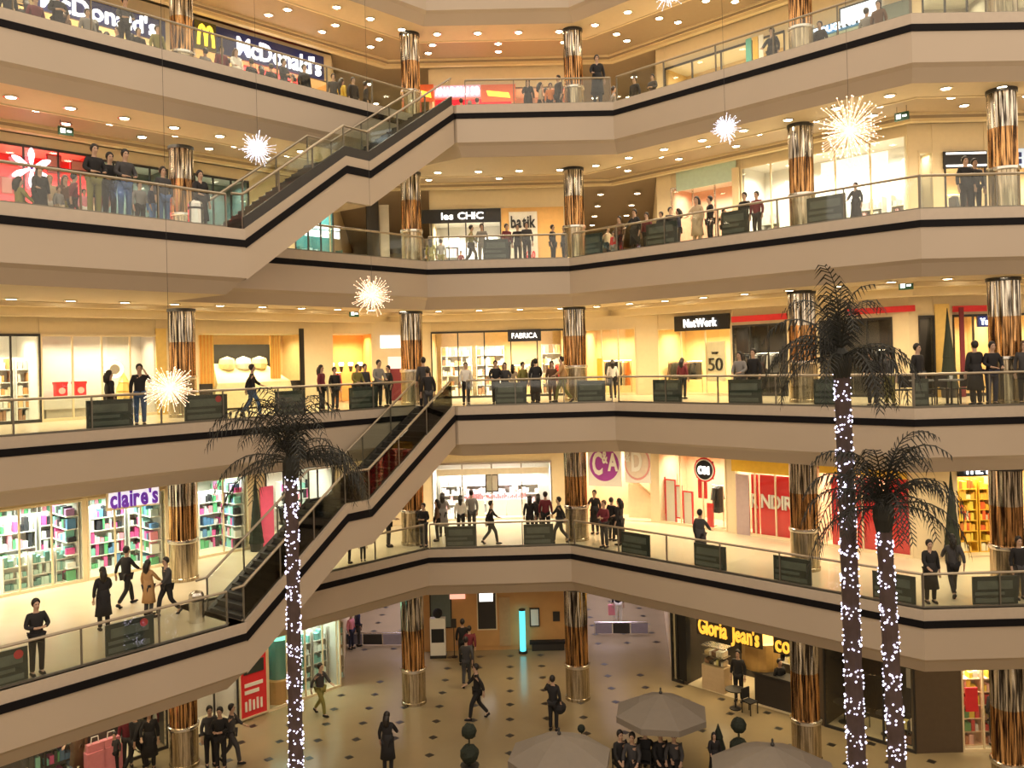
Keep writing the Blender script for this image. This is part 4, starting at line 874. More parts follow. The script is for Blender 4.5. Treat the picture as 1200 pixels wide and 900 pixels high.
for k, px in enumerate((862, 990, 1040)):
    P, u, n = wp(0, px, -.75 if k == 0 else .75); t = thing('cafe_table', (P.x, P.y, .0), angle(u), 'small round dark cafe table, %s from left along the right ground floor shops' % ORDW[k], 'table')
    MB().lathe([(.22, 0), (.22, .03), (.03, .06), (.03, .7)], 10).build('pedestal', M_DARKM, t); MB().lathe([(.36, .7), (.36, .74)], 14).build('table_top', M_DKW, t)
    P2 = P+Vector((u.x, u.y, 0))*.6; c = thing('cafe_chair', (P2.x, P2.y, 0), angle(u)+1.4, 'dark chair beside the %s cafe table from left' % ORDW[k], 'chair'); MB().box(-.21, .21, -.21, .21, .42, .46).build('seat', K, c); MB().box(-.21, .21, .18, .22, .5, .88).build('backrest', K, c)
    for sx in (-.19, .19):
        for sy in (-.19, .2): MB().box(sx-.015, sx+.015, sy-.015, sy+.015, 0, .88 if sy > 0 else .42).build('leg', M_DARKM, c)
t, W_, H = board(0, 866, 892, 745, 768, -.4, M_SBLACK, 'menu_board', 'black menu board with pale lines in the coffee shop', 'board')
for k in range(3): MB().box(W_*.2, W_*.8, -.02, 0, H*(.15+.28*k), H*(.3+.28*k)).build('menu_line', mm('menu_pale', (.8, .6, .35), emit=.4, var=0), t)
board(0, 795, 804, 716, 797, .1, M_SBLACK, 'pillar_cladding', 'black pier left of the coffee shop', 'panel', .3)
for k, (x0, x1) in enumerate(((1130, 1152), (1154, 1174))): shelf(0, x0, x1, .4, 2.6, 6, 'goods_candy', 'bright shelf of sweets at the lower right, %s one' % ('left', 'right')[k], frame=M_PEACH)
board(0, 1132, 1146, 806, 834, .05, M_RED, 'poster', 'red poster at the foot of the sweets shop', 'poster')
board(0, 1062, 1082, 785, 808, -.4, M_GREYW, 'picture', 'pale picture in the dark shop behind the right palms', 'picture', frame=M_DARKM)
shelf(0, 1055, 1085, .4, .9, 2, 'goods_cafe', 'low shelf in the dark shop behind the right palms', frame=M_DKW)

# ---- fill between the shops: piers and the band above them
for l in range(5):
    for i in range(len(WALL[l])-1):
        if i in OPEN[l]: continue
        a, b, u, n = wall_seg(l, i); L = (b-a).length; zf = FL[l]; H = CEILZ[l]-zf+.02; rz = angle(u)
        fm = {0: M_WOOD if i == 2 else (mm('dark_brown_pier', (.10, .07, .045), rough=.5) if i > 3 else M_CORN), 1: M_CREAM, 2: M_CREAM, 3: M_CREAM, 4: M_CREAM}[l]
        x = 0; mb = MB()
        for x0, x1, top in sorted(SHOPX.get((l, i), []))+[(L, L, 3)]:
            if x0-x > .02: mb.box(x, x0, 0, .22, 0, H)
            x = max(x, x1)
        for x0, x1, top in SHOPX.get((l, i), []): mb.box(x0, x1, .02, .22, top, H)
        o = struct('wall_%s' % ('left', 'left_corner', 'back', 'right_corner', 'right', 'far_right')[i], mb, fm); o.location = (a.x+dxl(l), a.y, zf); o.rotation_euler = (0, 0, rz)
# ================================================================ PEOPLE
def skin_mesh(name, verts, edges, radii, material, level=1, smooth=True):
    me = bpy.data.meshes.new(name); me.from_pydata(verts, edges, [])
    ob = bpy.data.objects.new(name, me); COL.objects.link(ob)
    sk = ob.modifiers.new('s', 'SKIN'); sk.use_smooth_shade = smooth
    for i, r in enumerate(radii):
        me.skin_vertices[0].data[i].radius = r if isinstance(r, tuple) else (r, r)
        me.skin_vertices[0].data[i].use_root = (i == 0)
    if level:
        sb = ob.modifiers.new('d', 'SUBSURF'); sb.levels = level; sb.render_levels = level
    dg = bpy.context.evaluated_depsgraph_get()
    out = bpy.data.meshes.new_from_object(ob.evaluated_get(dg)); out.name = name
    bpy.data.objects.remove(ob); bpy.data.meshes.remove(me)
    out.materials.clear(); out.materials.append(material); return out
def vlerp(a, b, t): return tuple(a[i]+(b[i]-a[i])*t for i in range(3))
ARM_DOWN = lambda s: ((s*.23, .03, 1.16), (s*.24, -.03, .92), (s*.235, -.06, .83))
ARM_RAIL = lambda s: ((s*.25, -.05, 1.17), (s*.15, -.27, 1.06), (s*.10, -.35, 1.05))
ARM_FOLD = lambda s: ((s*.25, -.04, 1.16), (s*.10, -.22, 1.14), (s*.02, -.26, 1.15))
ARM_EAR = lambda s: ((s*.29, -.08, 1.24), (s*.17, -.12, 1.48), (s*.12, -.10, 1.58))
ARM_FWD = lambda s: ((s*.23, -.12, 1.19), (s*.20, -.30, 1.06), (s*.19, -.38, 1.04))
ARM_BACK = lambda s: ((s*.24, .14, 1.19), (s*.24, .19, .96), (s*.235, .18, .87))
LEG_ST = lambda s: ((s*.10, -.01, .50), (s*.10, .02, .08), (s*.11, -.12, .035))
LEG_FW = lambda s: ((s*.09, -.20, .53), (s*.09, -.26, .09), (s*.09, -.40, .055))
LEG_BK = lambda s: ((s*.09, .06, .50), (s*.09, .34, .16), (s*.09, .26, .035))
LEG_SIT = lambda s: ((s*.11, -.44, .50), (s*.11, -.44, .09), (s*.11, -.58, .04))
POSES = {'stand': (ARM_DOWN, ARM_DOWN, LEG_ST, LEG_ST, 0), 'rail': (ARM_RAIL, ARM_RAIL, LEG_ST, LEG_ST, .06), 'folded': (ARM_FOLD, ARM_FOLD, LEG_ST, LEG_ST, 0),
         'phone': (ARM_EAR, ARM_DOWN, LEG_ST, LEG_ST, 0), 'walk': (ARM_FWD, ARM_BACK, LEG_BK, LEG_FW, .03), 'stride': (ARM_BACK, ARM_FWD, LEG_FW, LEG_BK, .03),
         'coat': (ARM_DOWN, ARM_FWD, LEG_ST, LEG_ST, 0), 'sit': (ARM_FWD, ARM_FWD, LEG_SIT, LEG_SIT, 0)}
TPL = {}
def template(pose, longhair):
    key = (pose, longhair)
    if key in TPL: return TPL[key]
    aL, aR, gL, gR, lean = POSES[pose]; sit = pose == 'sit'; dz = -.44 if sit else 0
    def P(x, y, z):                                    # lean the upper body a little forward
        return (x, y-lean*max(0, z-.95)*1.6, z+dz)
    V, E, R = [], [], []
    def add(p, r, par=None):
        V.append(p); R.append(r)
        if par is not None: E.append((par, len(V)-1))
        return len(V)-1
    pel = add(P(0, .0, .95), (.125, .095)); sp = add(P(0, .01, 1.12), (.11, .085), pel); ch = add(P(0, .0, 1.30), (.135, .095), sp)
    nb = add(P(0, .01, 1.44), (.07, .06), ch); nk = add(P(0, .0, 1.52), .048, nb); jw = add(P(0, -.02, 1.585), (.062, .07), nk); hd = add(P(0, -.005, 1.66), (.076, .092), jw); add(P(0, .0, 1.745), (.05, .06), hd)
    add(P(0, -.105, 1.615), .016, jw)                  # nose
    JV, JE, JR = [V[ch], V[sp], P(0, .0, .98), P(0, .005, .80 if not sit else .90), V[nb]], [(0, 1), (1, 2), (2, 3), (0, 4)], [(.165, .12), (.15, .122), (.165, .135), (.175, .14), (.085, .075)]
    TV, TE, TR = [P(0, 0, .93)], [], [(.15, .12)]; shoes = []
    for s, A, G in ((1, aL, gL), (-1, aR, gR)):
        el, wr, ha = [P(*q) for q in A(s)]; shp = P(s*.165, 0, 1.40)
        sh_ = add(shp, .058, ch); e = add(el, .042, sh_); w_ = add(wr, .03, e); pm = add(ha, (.036, .022), w_)
        d = Vector(ha)-Vector(wr); d.normalize(); side = d.cross(Vector((0, 0, 1))); side = side.normalized() if side.length > .2 else Vector((0, 1, 0))
        for k, (o_, L_) in enumerate(((-.027, .062), (-.009, .075), (.009, .07), (.027, .055))):
            b = Vector(ha)+side*o_*1.1+d*.03; f1 = add(tuple(b), .010, pm); f2 = add(tuple(b+d*L_*.6+Vector((0, 0, -.006))), .009, f1); add(tuple(b+d*L_+Vector((0, 0, -.02))), .007, f2)
        b = Vector(ha)-d*.02-side*.035*s; f1 = add(tuple(b), .011, pm); add(tuple(b+d*.05-side*.015*s), .009, f1)
        j = len(JV); JV += [shp, el, vlerp(el, wr, .93)]; JE += [(0, j), (j, j+1), (j+1, j+2)]; JR += [.078, .058, .046]
        hip = (s*.09, 0, .90+dz) if not sit else (s*.10, -.02, .50)
        kn, an, to = G(s)
        h_ = add(hip, .085, pel); k_ = add(kn, .055, h_); a_ = add(an, .04, k_); add(to, (.04, .03), a_)
        t = len(TV); TV += [hip, vlerp(hip, kn, .5), kn, vlerp(kn, an, 1.0)]; TE += [(0, t), (t, t+1), (t+1, t+2), (t+2, t+3)]; TR += [.105, .092, .075, .062]
        ax, ay, az = an; tx, ty, tz = to
        sm_ = MB(); shoes.append(sm_); sm_.tube([(ax, ay+.06, az-.035), (ax, ay-.02, (az+tz)/2-.01), (tx, ty+.03, tz), (tx, ty-.045, tz)], [.045, .052, .045, .02], 8)
    body = skin_mesh('body', V, E, R, M_SKIN); jacket = skin_mesh('jacket', JV, JE, JR, K); trousers = skin_mesh('trousers', TV, TE, TR, CH)
    if pose == 'coat':
        c = MB(); c.lathe([(.158, 1.14), (.19, .95), (.20, .70), (.235, .42), (.225, .42), (.19, .70), (.165, .95)], 14); c.v = [(x, y*.82, z) for x, y, z in c.v]
        m2 = c.mesh('skirt', K, True); bm = bmesh.new(); bm.from_mesh(jacket); bm.from_mesh(m2); bm.to_mesh(jacket); bm.free()
        jacket.polygons.foreach_set('use_smooth', [True]*len(jacket.polygons))
    hc = P(0, .012, 1.675); hb = MB(); hb.ball(hc, .105, 12, 1.12)
    hb.v = [(x*.92, y*1.05 if y > hc[1] else max(y, hc[1]-.06+max(0, z-hc[2])*-.3), z if y > hc[1]-.02 else max(z, hc[2]-.0)) for x, y, z in hb.v]
    if longhair: hb.tube([(hc[0], hc[1]+.05, hc[2]), (hc[0], hc[1]+.085, hc[2]-.12), (hc[0], hc[1]+.09, hc[2]-.26), (hc[0], hc[1]+.07, hc[2]-.33)], [.09, .10, .085, .03], 10)
    hair = hb.mesh('hair', K, True)
    ey = MB()
    for s in (-1, 1): ey.ball(P(s*.03, -.088, 1.655), .013, 6)
    eyes = ey.mesh('eyes', M_INK); shoe = [q.mesh('shoe', K, True) for q in shoes]
    TPL[key] = [('body', body, M_SKIN), ('jacket', jacket, None), ('trousers', trousers, None), ('hair', hair, None), ('shoe', shoe[0], None), ('shoe', shoe[1], None), ('eyes', eyes, None)]
    return TPL[key]
for nm, c in (('hair_dark', (.015, .011, .009)), ('hair_brown', (.09, .045, .02)), ('hair_fair', (.35, .22, .09))): mat(nm, c, .5, var=0)
CLO = {'black': K, 'charcoal': CH, 'navy': NV, 'brown': BR, 'tan': TN, 'olive': OL, 'green': GN, 'red': RD, 'white': WH, 'denim': DN, 'grey': GY, 'maroon': MR, 'yellow': YE, 'pink': PK, 'blue': BL, 'beige': BG, 'orange': OR}
PH = {'stand': 'standing', 'rail': 'leaning', 'folded': 'folding the arms', 'phone': 'phoning', 'walk': 'walking', 'stride': 'striding', 'coat': 'standing', 'sit': 'seated'}
NOUN = {'coat': 'long coat'}
def person(loc, pose, face, top, bot, where, hair='dark', long=False, sc=1.0):
    child = sc < .77
    lab = '%s in %s %s %s, %s' % ('child' if child else 'person', top, 'long coat' if pose == 'coat' else 'top', PH[pose], where)
    t = thing('person', loc, math.radians(face), lab, 'person'); t.scale = (sc, sc, sc)
    cols = {'jacket': CLO[top], 'trousers': CLO[bot], 'hair': MATS['hair_'+hair], 'shoe': K, 'eyes': M_INK, 'body': M_SKIN}
    for nm, me, _ in template(pose, long):
        o = link(nm, me, t); o.material_slots[0].link = 'OBJECT'; o.material_slots[0].material = cols[nm]
    return t
def spot(l, px, s):
    """floor point s metres behind the railing in image column px"""
    rls = RAIL[l]; lim = (289 if l % 2 else 488)
    rl = rls[0] if px < lim else rls[1]
    if px > lim and l % 2 and px < 470: rl = [B0-(B1-B0).normalized()*3, B1]
    P, u = along(offs(rl, s), px, FL[l]+.8, dxl(l)); P.z = FL[l]; return P, math.degrees(angle(u))
# floor, column px, metres behind the rail, pose, facing (0 = out to the atrium, relative to the rail), top, trousers, where, hair, long hair, scale
PLACED = {}
def clear(l, P, gap=.46, r=.80):
    """step aside from columns and from people already standing there"""
    for _ in range(3):
        for c in PC:
            q = V2(P.x-c.x-SH*(P.z+2-EZ), P.y-c.y)
            if q.length < r: q = q.normalized()*(r-q.length); P.x += q.x; P.y += q.y
        for o in PLACED.get(l, []):
            q = V2(P.x-o.x, P.y-o.y)
            if q.length < gap: q = (q.normalized() if q.length > .02 else V2(1, 0))*(gap-q.length); P.x += q.x; P.y += q.y
    PLACED.setdefault(l, []).append(P.copy()); return P
S_ = [
(4,10,.9,'stand',0,'black','black','far left of the top floor',0,0,1), (4,31,1.6,'stand',180,'charcoal','denim','second from the far left of the top floor',0,1,1), (4,42,1.1,'rail',0,'maroon','black','third from the far left of the top floor',0,0,1), (4,68,.6,'folded',0,'black','black','before the first navy sign',0,0,1.08), (4,79,1.5,'stand',90,'brown','black','right of the tall one at top left',1,1,.97), (4,103,1.0,'rail',0,'grey','black','below the middle of the first navy sign',0,0,1), (4,112,1.5,'stand',170,'black','charcoal','below the second half of the first navy sign',0,1,.95),
(4,126,2.2,'stand',120,'olive','black','first of the crowd left of the leftmost column, top floor',0,1,.95), (4,137,1.8,'stand',-90,'black','black','second of the crowd left of the leftmost column, top floor',0,0,1), (4,146,1.2,'rail',0,'charcoal','black','third of the crowd left of the leftmost column, top floor',0,0,1), (4,154,2.0,'walk',90,'brown','black','fourth of the crowd left of the leftmost column, top floor',0,1,1), (4,163,1.4,'stand',0,'black','denim','fifth of the crowd left of the leftmost column, top floor',0,0,1), (4,185,.8,'rail',0,'olive','black','just left of the leftmost column, top floor',0,0,1),
(4,233,1.6,'stand',180,'grey','black','under the yellow arches',0,0,1), (4,250,1.5,'walk',90,'black','black','right of the yellow arches',0,1,1), (4,259,1.2,'stand',0,'maroon','charcoal','second right of the yellow arches',0,0,1), (4,268,1.7,'stand',150,'black','black','third right of the yellow arches',0,0,.95), (4,277,.9,'coat',0,'white','red','under the first letters of the second navy sign',1,1,1), (4,295,1.4,'stand',180,'black','black','at the left red menu panel',0,0,1), (4,306,1.8,'stand',180,'charcoal','denim','at the middle red menu panel, left one',0,1,1), (4,317,1.4,'stand',180,'black','black','at the middle red menu panel, right one',0,0,1), (4,333,.8,'folded',20,'black','charcoal','at the right red menu panel',0,0,1.05), (4,344,1.6,'walk',-90,'red','black','right of the red menu panels',0,1,.95), (4,357,.8,'rail',0,'black','black','under the end of the second navy sign',0,0,1.05), (4,391,.7,'stand',-30,'charcoal','black','first in the queue toward the upper stairs',0,0,1), (4,401,.9,'stand',90,'yellow','black','second in the queue toward the upper stairs',0,1,1), (4,411,.6,'rail',0,'black','black','third in the queue toward the upper stairs',0,0,1), (4,429,.6,'stand',60,'black','charcoal','fourth in the queue toward the upper stairs',0,0,1), (4,442,.8,'stand',90,'brown','black','fifth in the queue toward the upper stairs',1,1,1), (4,454,.8,'walk',90,'olive','black','sixth in the queue toward the upper stairs',0,0,1), (4,463,1.1,'stand',90,'black','black','last in the queue toward the upper stairs',0,0,1),
(4,541,3.0,'stand',180,'black','charcoal','at the white food counter, left one',0,0,1), (4,551,3.3,'stand',180,'tan','black','at the white food counter, middle one',1,1,1), (4,559,3.0,'stand',150,'black','black','at the white food counter, right one',0,0,1),
(4,619,.5,'coat',0,'black','black','left of the third column on the top floor',0,1,.95), (4,634,1.0,'stand',90,'beige','black','first beside the third column on the top floor',0,1,.97), (4,642,.8,'rail',0,'orange','black','second beside the third column on the top floor',0,0,.9), (4,652,.6,'stand',-60,'black','black','third beside the third column on the top floor',0,0,1.0), (4,640,2.4,'stand',180,'charcoal','black','behind the pair at the third column, top floor',0,0,1.1), (4,700,.5,'coat',0,'black','black','alone right of the third top floor column',0,0,1.12), (4,719,1.8,'walk',90,'grey','white','behind, right of the tall lone one on the top floor',0,0,1), (4,744,.8,'rail',0,'black','charcoal','left of two, top floor right slant',0,0,1), (4,765,.7,'folded',0,'charcoal','black','right of two, top floor right slant',0,0,.9), (4,905,.6,'coat',0,'black','black','before the second top floor column from right',0,0,1.05), (4,953,.8,'stand',0,'black','black','right of the second column from right on the top floor',0,0,1), (4,1016,1.2,'stand',180,'grey','black','under the bright screen, left one',0,0,1), (4,1030,.9,'rail',0,'brown','black','under the bright screen, right one',0,0,1),
(3,23,.6,'sit',90,'olive','olive','seated at the red shop window',0,1,1), (3,38,.5,'coat',0,'black','black','below the white flower ornament, left one',0,1,.95), (3,46,.7,'stand',30,'charcoal','charcoal','below the white flower ornament, right one',0,0,.9), (3,59,1.4,'stand',0,'beige','white','fair haired in front of the red shop',2,1,.95), (3,69,.6,'stand',20,'grey','beige','child between two grown-ups at the red shop',1,0,.68), (3,74,1.5,'phone',0,'brown','olive','brown haired, before the red shop',1,1,1), (3,81,.7,'walk',90,'maroon','charcoal','walking past the red shop',0,0,.95), (3,93,.5,'stand',0,'pink','white','child in front of the red shop, right end',0,0,.65),
(3,110,.45,'rail',0,'black','olive','first of the three tall ones at the third floor rail',0,0,1.12), (3,128,1.0,'rail',0,'black','black','second of the three tall ones at the third floor rail',0,0,1.12), (3,146,.45,'rail',0,'charcoal','denim','third of the three tall ones at the third floor rail',0,0,1.12), (3,120,1.3,'stand',180,'black','maroon','behind the three tall ones at the third floor rail',0,1,1), (3,164,1.2,'stand',0,'grey','black','in front of the grey-green shop, farther one',0,0,.9), (3,177,.8,'stand',40,'navy','blue','in front of the grey-green shop, nearer left one',0,0,.85), (3,186,.5,'rail',0,'charcoal','denim','just left of the leftmost third floor column',0,0,1.08), (3,235,.5,'coat',0,'black','black','right of the leftmost column on the third floor',0,0,1.15), (3,255,.35,'rail',20,'black','charcoal','leaning near the foot of the upper stairs',0,0,1.12), (3,270,.9,'walk',90,'olive','charcoal','about to step on the upper stairs',0,0,.9),
(3,505,3.0,'stand',180,'olive','olive','in the doorway of the long black sign shop, left one',0,1,.9), (3,517,3.2,'stand',170,'grey','olive','in the doorway of the long black sign shop, right one',0,0,.9), (3,540,3.4,'stand',0,'maroon','maroon','child inside the long black sign shop',0,0,.6), (3,552,.6,'walk',90,'olive','charcoal','walking past the long black sign',0,0,1), (3,565,.8,'stand',0,'grey','grey','behind the dark panel below the long black sign',0,0,1.05), (3,594,.5,'stand',30,'maroon','charcoal','left of the three before the white banner',0,0,1), (3,603,.6,'rail',0,'black','black','middle of the three before the white banner',0,0,1), (3,612,.5,'rail',0,'charcoal','black','right of the three before the white banner',0,0,1.02), (3,648,.5,'stand',60,'black','black','left of the pair beside the third column',0,0,.95), (3,655,.5,'stand',-60,'charcoal','black','right of the pair beside the third column',0,1,.92),
(3,702,1.6,'stand',0,'white','red','child near the right passage, left one',0,0,.7), (3,712,1.4,'walk',90,'beige','black','near the right passage, second',0,0,.9), (3,719,1.1,'stand',0,'red','grey','child near the right passage, third',0,0,.72), (3,726,.6,'rail',0,'brown','black','near the right passage, leaning one',0,0,1), (3,744,.45,'coat',0,'black','black','left of the third floor dark panel',0,0,1.08), (3,758,.8,'rail',0,'maroon','black','above the dark panel, left one',0,0,1), (3,775,.7,'rail',0,'black','charcoal','above the dark panel, middle one',0,0,.95), (3,786,.6,'stand',60,'black','black','above the dark panel, right one',0,0,1), (3,792,.9,'stand',-60,'navy','black','just right of the first dark panel of the right slant',0,1,1), (3,817,.5,'coat',0,'beige','beige','below the teal sign',0,1,1.12), (3,827,.6,'stand',-40,'black','black','beside the beige coat below the teal sign',0,0,1.1), (3,836,.7,'walk',90,'black','black','walking right of the beige coat',0,0,.8), (3,873,.7,'rail',0,'black','charcoal','near the third floor second column from right',0,0,1.05), (3,887,.5,'stand',0,'maroon','charcoal','near the third floor second column from right',0,0,1), (3,1003,.6,'coat',0,'black','black','under the big warm starburst',0,0,.85), (3,1132,.5,'rail',0,'black','black','left one under the sign with white lines',0,0,1.1), (3,1160,.5,'rail',0,'charcoal','black','right one under the sign with white lines',0,0,1.1),
(2,129,.6,'stand',90,'black','black','left of the small gold tree',0,1,1), (2,164,.5,'phone',-20,'black','denim','right of the small gold tree',0,0,1.1), (2,295,.45,'walk',60,'black','denim','in front of the cream bed',0,0,1.05), (2,377,.8,'stand',30,'maroon','black','left one by the orange wall',0,1,1), (2,386,.7,'stand',0,'black','charcoal','right one by the orange wall',0,0,.95), (2,418,.6,'rail',0,'olive','black','first of three left of the second column',0,0,1), (2,428,.8,'stand',0,'charcoal','black','second of three left of the second column',0,0,1), (2,438,.6,'rail',0,'grey','charcoal','third of three left of the second column',0,0,1.08), (2,455,.9,'stand',-90,'black','black','beside the maroon counter front',0,0,.95), (2,546,1.2,'stand',0,'white','black','left in the aisle before the back shop',0,0,.98), (2,581,.6,'rail',0,'black','black','first right of the stair head on the second floor',0,0,1.0), (2,588,.8,'rail',0,'charcoal','black','second right of the stair head on the second floor',0,1,.95), (2,601,1.5,'stand',180,'beige','beige','facing the back shop left of its entrance',0,1,.9), (2,613,.8,'stand',40,'olive','black','under the black sign of the back shop, left one',0,0,.95), (2,620,.9,'stand',150,'white','black','under the black sign of the back shop, middle one',0,1,1), (2,628,.45,'coat',180,'black','black','under the black sign of the back shop, right one',0,0,1.02), (2,647,1.0,'stand',0,'brown','brown','left of the pair by the second floor third column',0,1,.95), (2,656,.8,'walk',-90,'tan','olive','right of the pair by the second floor third column',0,0,1.05), (2,718,3.6,'stand',180,'white','black','among the black and white garments',0,1,.95), (2,800,2.8,'stand',180,'maroon','black','browsing left of the number poster',0,1,.95), (2,868,.6,'rail',0,'grey','charcoal','grey one right of the number poster',0,0,1.05), (2,880,.9,'stand',0,'black','black','beside the grey one right of the number poster',0,0,1.1), (2,1022,.6,'rail',0,'black','black','right of the palm crown on the second floor, left one',0,0,1.0), (2,1032,.7,'stand',0,'charcoal','olive','right of the palm crown on the second floor, right one',0,0,1.0), (2,1076,.6,'stand',30,'black','charcoal','in front of the dark shop left of the gold pier',0,0,1.1), (2,1143,.5,'coat',180,'black','black','left one beside the rightmost column on the second floor',0,0,1.12), (2,1157,.5,'rail',0,'black','navy','right one beside the rightmost column on the second floor',0,0,1.1), (2,1194,.6,'stand',-30,'charcoal','black','at the right edge of the second floor',1,1,1.1),
(1,43,.4,'folded',0,'black','black','alone at the first floor rail at left',0,0,1.06), (1,121,2.6,'coat',170,'black','black','left of the pair before the accessory shop',0,1,1.02), (1,148,4.4,'stride',100,'black','black','tall, below the purple sign',0,0,1.06), (1,174,2.9,'coat',110,'tan','charcoal','before the accessory shop left of the leftmost column',0,1,.95), (1,196,2.4,'walk',-90,'charcoal','black','half hidden by the leftmost column on the first floor',0,0,1),
(1,409,.6,'stand',60,'white','black','child below the lower stairs, left one',0,0,.7), (1,425,.5,'stand',-30,'white','black','child below the lower stairs, right one',0,0,.62), (1,455,1.6,'rail',60,'white','black','bending forward below the lower stairs',0,0,1.05), (1,496,.5,'folded',-20,'black','charcoal','at the second column on the first floor',0,0,1), (1,512,1.5,'stand',-90,'brown','black','left of the first pair before the white shop',0,1,.98), (1,519,2.4,'coat',180,'grey','black','right of the first pair before the white shop',0,1,1.05), (1,540,2.2,'stand',180,'white','black','left of the second pair before the white shop',0,1,1), (1,548,2.3,'stand',200,'grey','charcoal','right of the second pair before the white shop',0,0,1.1), (1,575,.6,'walk',90,'black','charcoal','crossing in front of the white shop',0,0,1), (1,621,1.6,'stand',180,'black','black','left of the three right of the white shop',0,1,1), (1,631,2.0,'stand',180,'charcoal','black','middle of the three right of the white shop',0,1,1), (1,638,1.7,'stand',170,'maroon','black','right of the three right of the white shop',0,0,1.08), (1,656,.45,'stride',-90,'black','charcoal','striding left of the third column',0,0,1.06), (1,697,2.2,'coat',20,'black','black','left of the group below the magenta sign',0,0,1.05), (1,708,.5,'folded',0,'maroon','charcoal','nearest of the group below the magenta sign',1,0,1.05), (1,717,1.6,'stand',180,'black','black','middle of the group below the magenta sign',0,0,1), (1,726,1.2,'coat',-80,'black','black','right of the group below the magenta sign',0,1,1.05), (1,821,.8,'coat',180,'charcoal','black','below the round black sign',0,0,1.08), (1,1090,.6,'coat',0,'black','black','behind the drooping palm frond on the first floor',0,0,1.05), (1,1117,1.2,'walk',170,'charcoal','black','left of the sign with letters THE BO',0,1,1.05), (1,1193,.8,'stand',0,'black','charcoal','at the right edge of the first floor',0,0,1.05)]
HN = ['dark', 'brown', 'fair']
for l, px, s, pose, face, top, bot, where, hi, lg, sc in S_:
    if l >= 3 and px not in (110, 128, 146, 700):
        s += 1.3 if l == 3 else 1.7
        if px < 95 and l == 3: s += 1.0
        if pose == 'rail': pose = 'stand'
    if px in (110, 128, 146) and l == 3: s += .35
    sc *= (1, .94, .91, .92, .95)[l]
    P, base = spot(l, px, s); clear(l, P)
    if pose == 'sit':
        u = Vector((math.cos(math.radians(base)), math.sin(math.radians(base)), 0))
        b = thing('stool', P, math.radians(base), 'low grey stool under the seated person at the red shop window', 'stool'); MB().lathe([(.2, 0), (.16, .05), (.16, .36), (.2, .38), (.2, .42)], 12).build('seat', GY, b)
    person(P, pose, base+face, top, bot, where, HN[hi], bool(lg), sc)
# ground floor people by the pixel of their feet
G_ = [(376,838,'walk',60,'charcoal','olive','by the glass case on the ground floor at left',1.1), (420,757,'stand',120,'navy','charcoal','far back at the left passage, right one',1.05), (413,760,'stand',60,'pink','navy','far back at the left passage, left one',.95),
(543,779,'stand',180,'black','black','far one of the three walking to the orange wall',1.12), (551,785,'walk',180,'maroon','black','red clad, of the three near the orange wall',1.05), (547,803,'walk',180,'charcoal','charcoal','nearest of the three near the orange wall',1.1), (560,843,'stride',-80,'black','black','striding across the ground floor alone',1.15), (649,856,'phone',160,'black','black','carrying a bag behind the middle parasol',1.1), (725,731,'stand',0,'black','white','far back in the right passage',1.1), (455,905,'coat',170,'black','black','at the bottom edge between palm trunk and parasols',1.1),
(247,898,'stand',30,'charcoal','black','left of the three near the bottom left',1.12), (259,902,'folded',0,'black','black','middle of the three near the bottom left',1.15), (270,896,'walk',90,'charcoal','charcoal','right of the three near the bottom left',1.12), (150,899,'stand',30,'maroon','charcoal','maroon clad by the pink bags',1.05), (158,903,'walk',150,'black','black','walking by the pink bags',1.1), (176,902,'coat',20,'black','black','left of the leftmost column on the ground floor',1.12), (92,912,'coat',0,'brown','brown','at the lower left window',1.15), (32,912,'stand',60,'black','charcoal','at the lower left corner',1.1), (137,905,'stand',0,'charcoal','black','behind the pink bags, small one',.75),
(1152,868,'stand',170,'charcoal','charcoal','left of the pair at the sweets shop',1.12), (1159,871,'stand',190,'black','black','right of the pair at the sweets shop',1.15), (866,822,'stand',-30,'black','black','barista at the coffee shop front',1.1), (915,828,'stand',20,'black','charcoal','at the coffee bar counter',1.0), (838,912,'coat',0,'black','black','hidden low beside the conifer at the bottom',.8)]
for px, py, pose, face, top, bot, where, sc in G_:
    P = at_z(px, py, 0); P.z = 0; clear(0, P); person(P, pose, face, top, bot, where, 'dark', 'coat' == pose, sc)
P = at_z(655, 853, 0)
t = thing('shoulder_bag', (P.x+.02, P.y-.1, .55), 0, 'dark round bag at the side of the person behind the middle parasol', 'bag'); MB().ball((0, 0, .22), .26, 10, .9).build('body', K, t); MB().tube([(-.12, 0, .4), (-.25, 0, .75), (-.3, .02, .95)], .015, 6).build('strap', K, t)
P = at_z(718, 731, 0); t = thing('shopping_bag', (P.x, P.y, .45), 0, 'rose shopping bag carried far back in the right passage', 'bag'); MB().box(-.2, .2, -.08, .08, 0, .5).build('body', PK, t); MB().tube([(-.1, 0, .5), (-.08, 0, .65), (.08, 0, .65), (.1, 0, .5)], .012, 6).build('handle', WH, t)
# two people coming off the head of the lower stairs
dS = (D0-A1).normalized(); nS = V2(-dS.y, dS.x)
for k, (t_, o_, top, bot, where) in enumerate(((.93, .7, 'black', 'charcoal', 'left one at the head of the lower stairs'), (.97, 1.25, 'charcoal', 'black', 'right one at the head of the lower stairs'))):
    q = A1+(D0-A1)*t_+nS*o_; L = (D0-A1).length; x = t_*L; xa = .535*L; zi = math.floor((x-xa)/((L-xa)/15)); z = ZL[1]+2.66+.36+(zi+1)*(5.4-2.66)/15-.02
    person((q.x+dxl(1), q.y, z), 'stand', 200+k*8, top, bot, where, 'dark', False, 1.05)

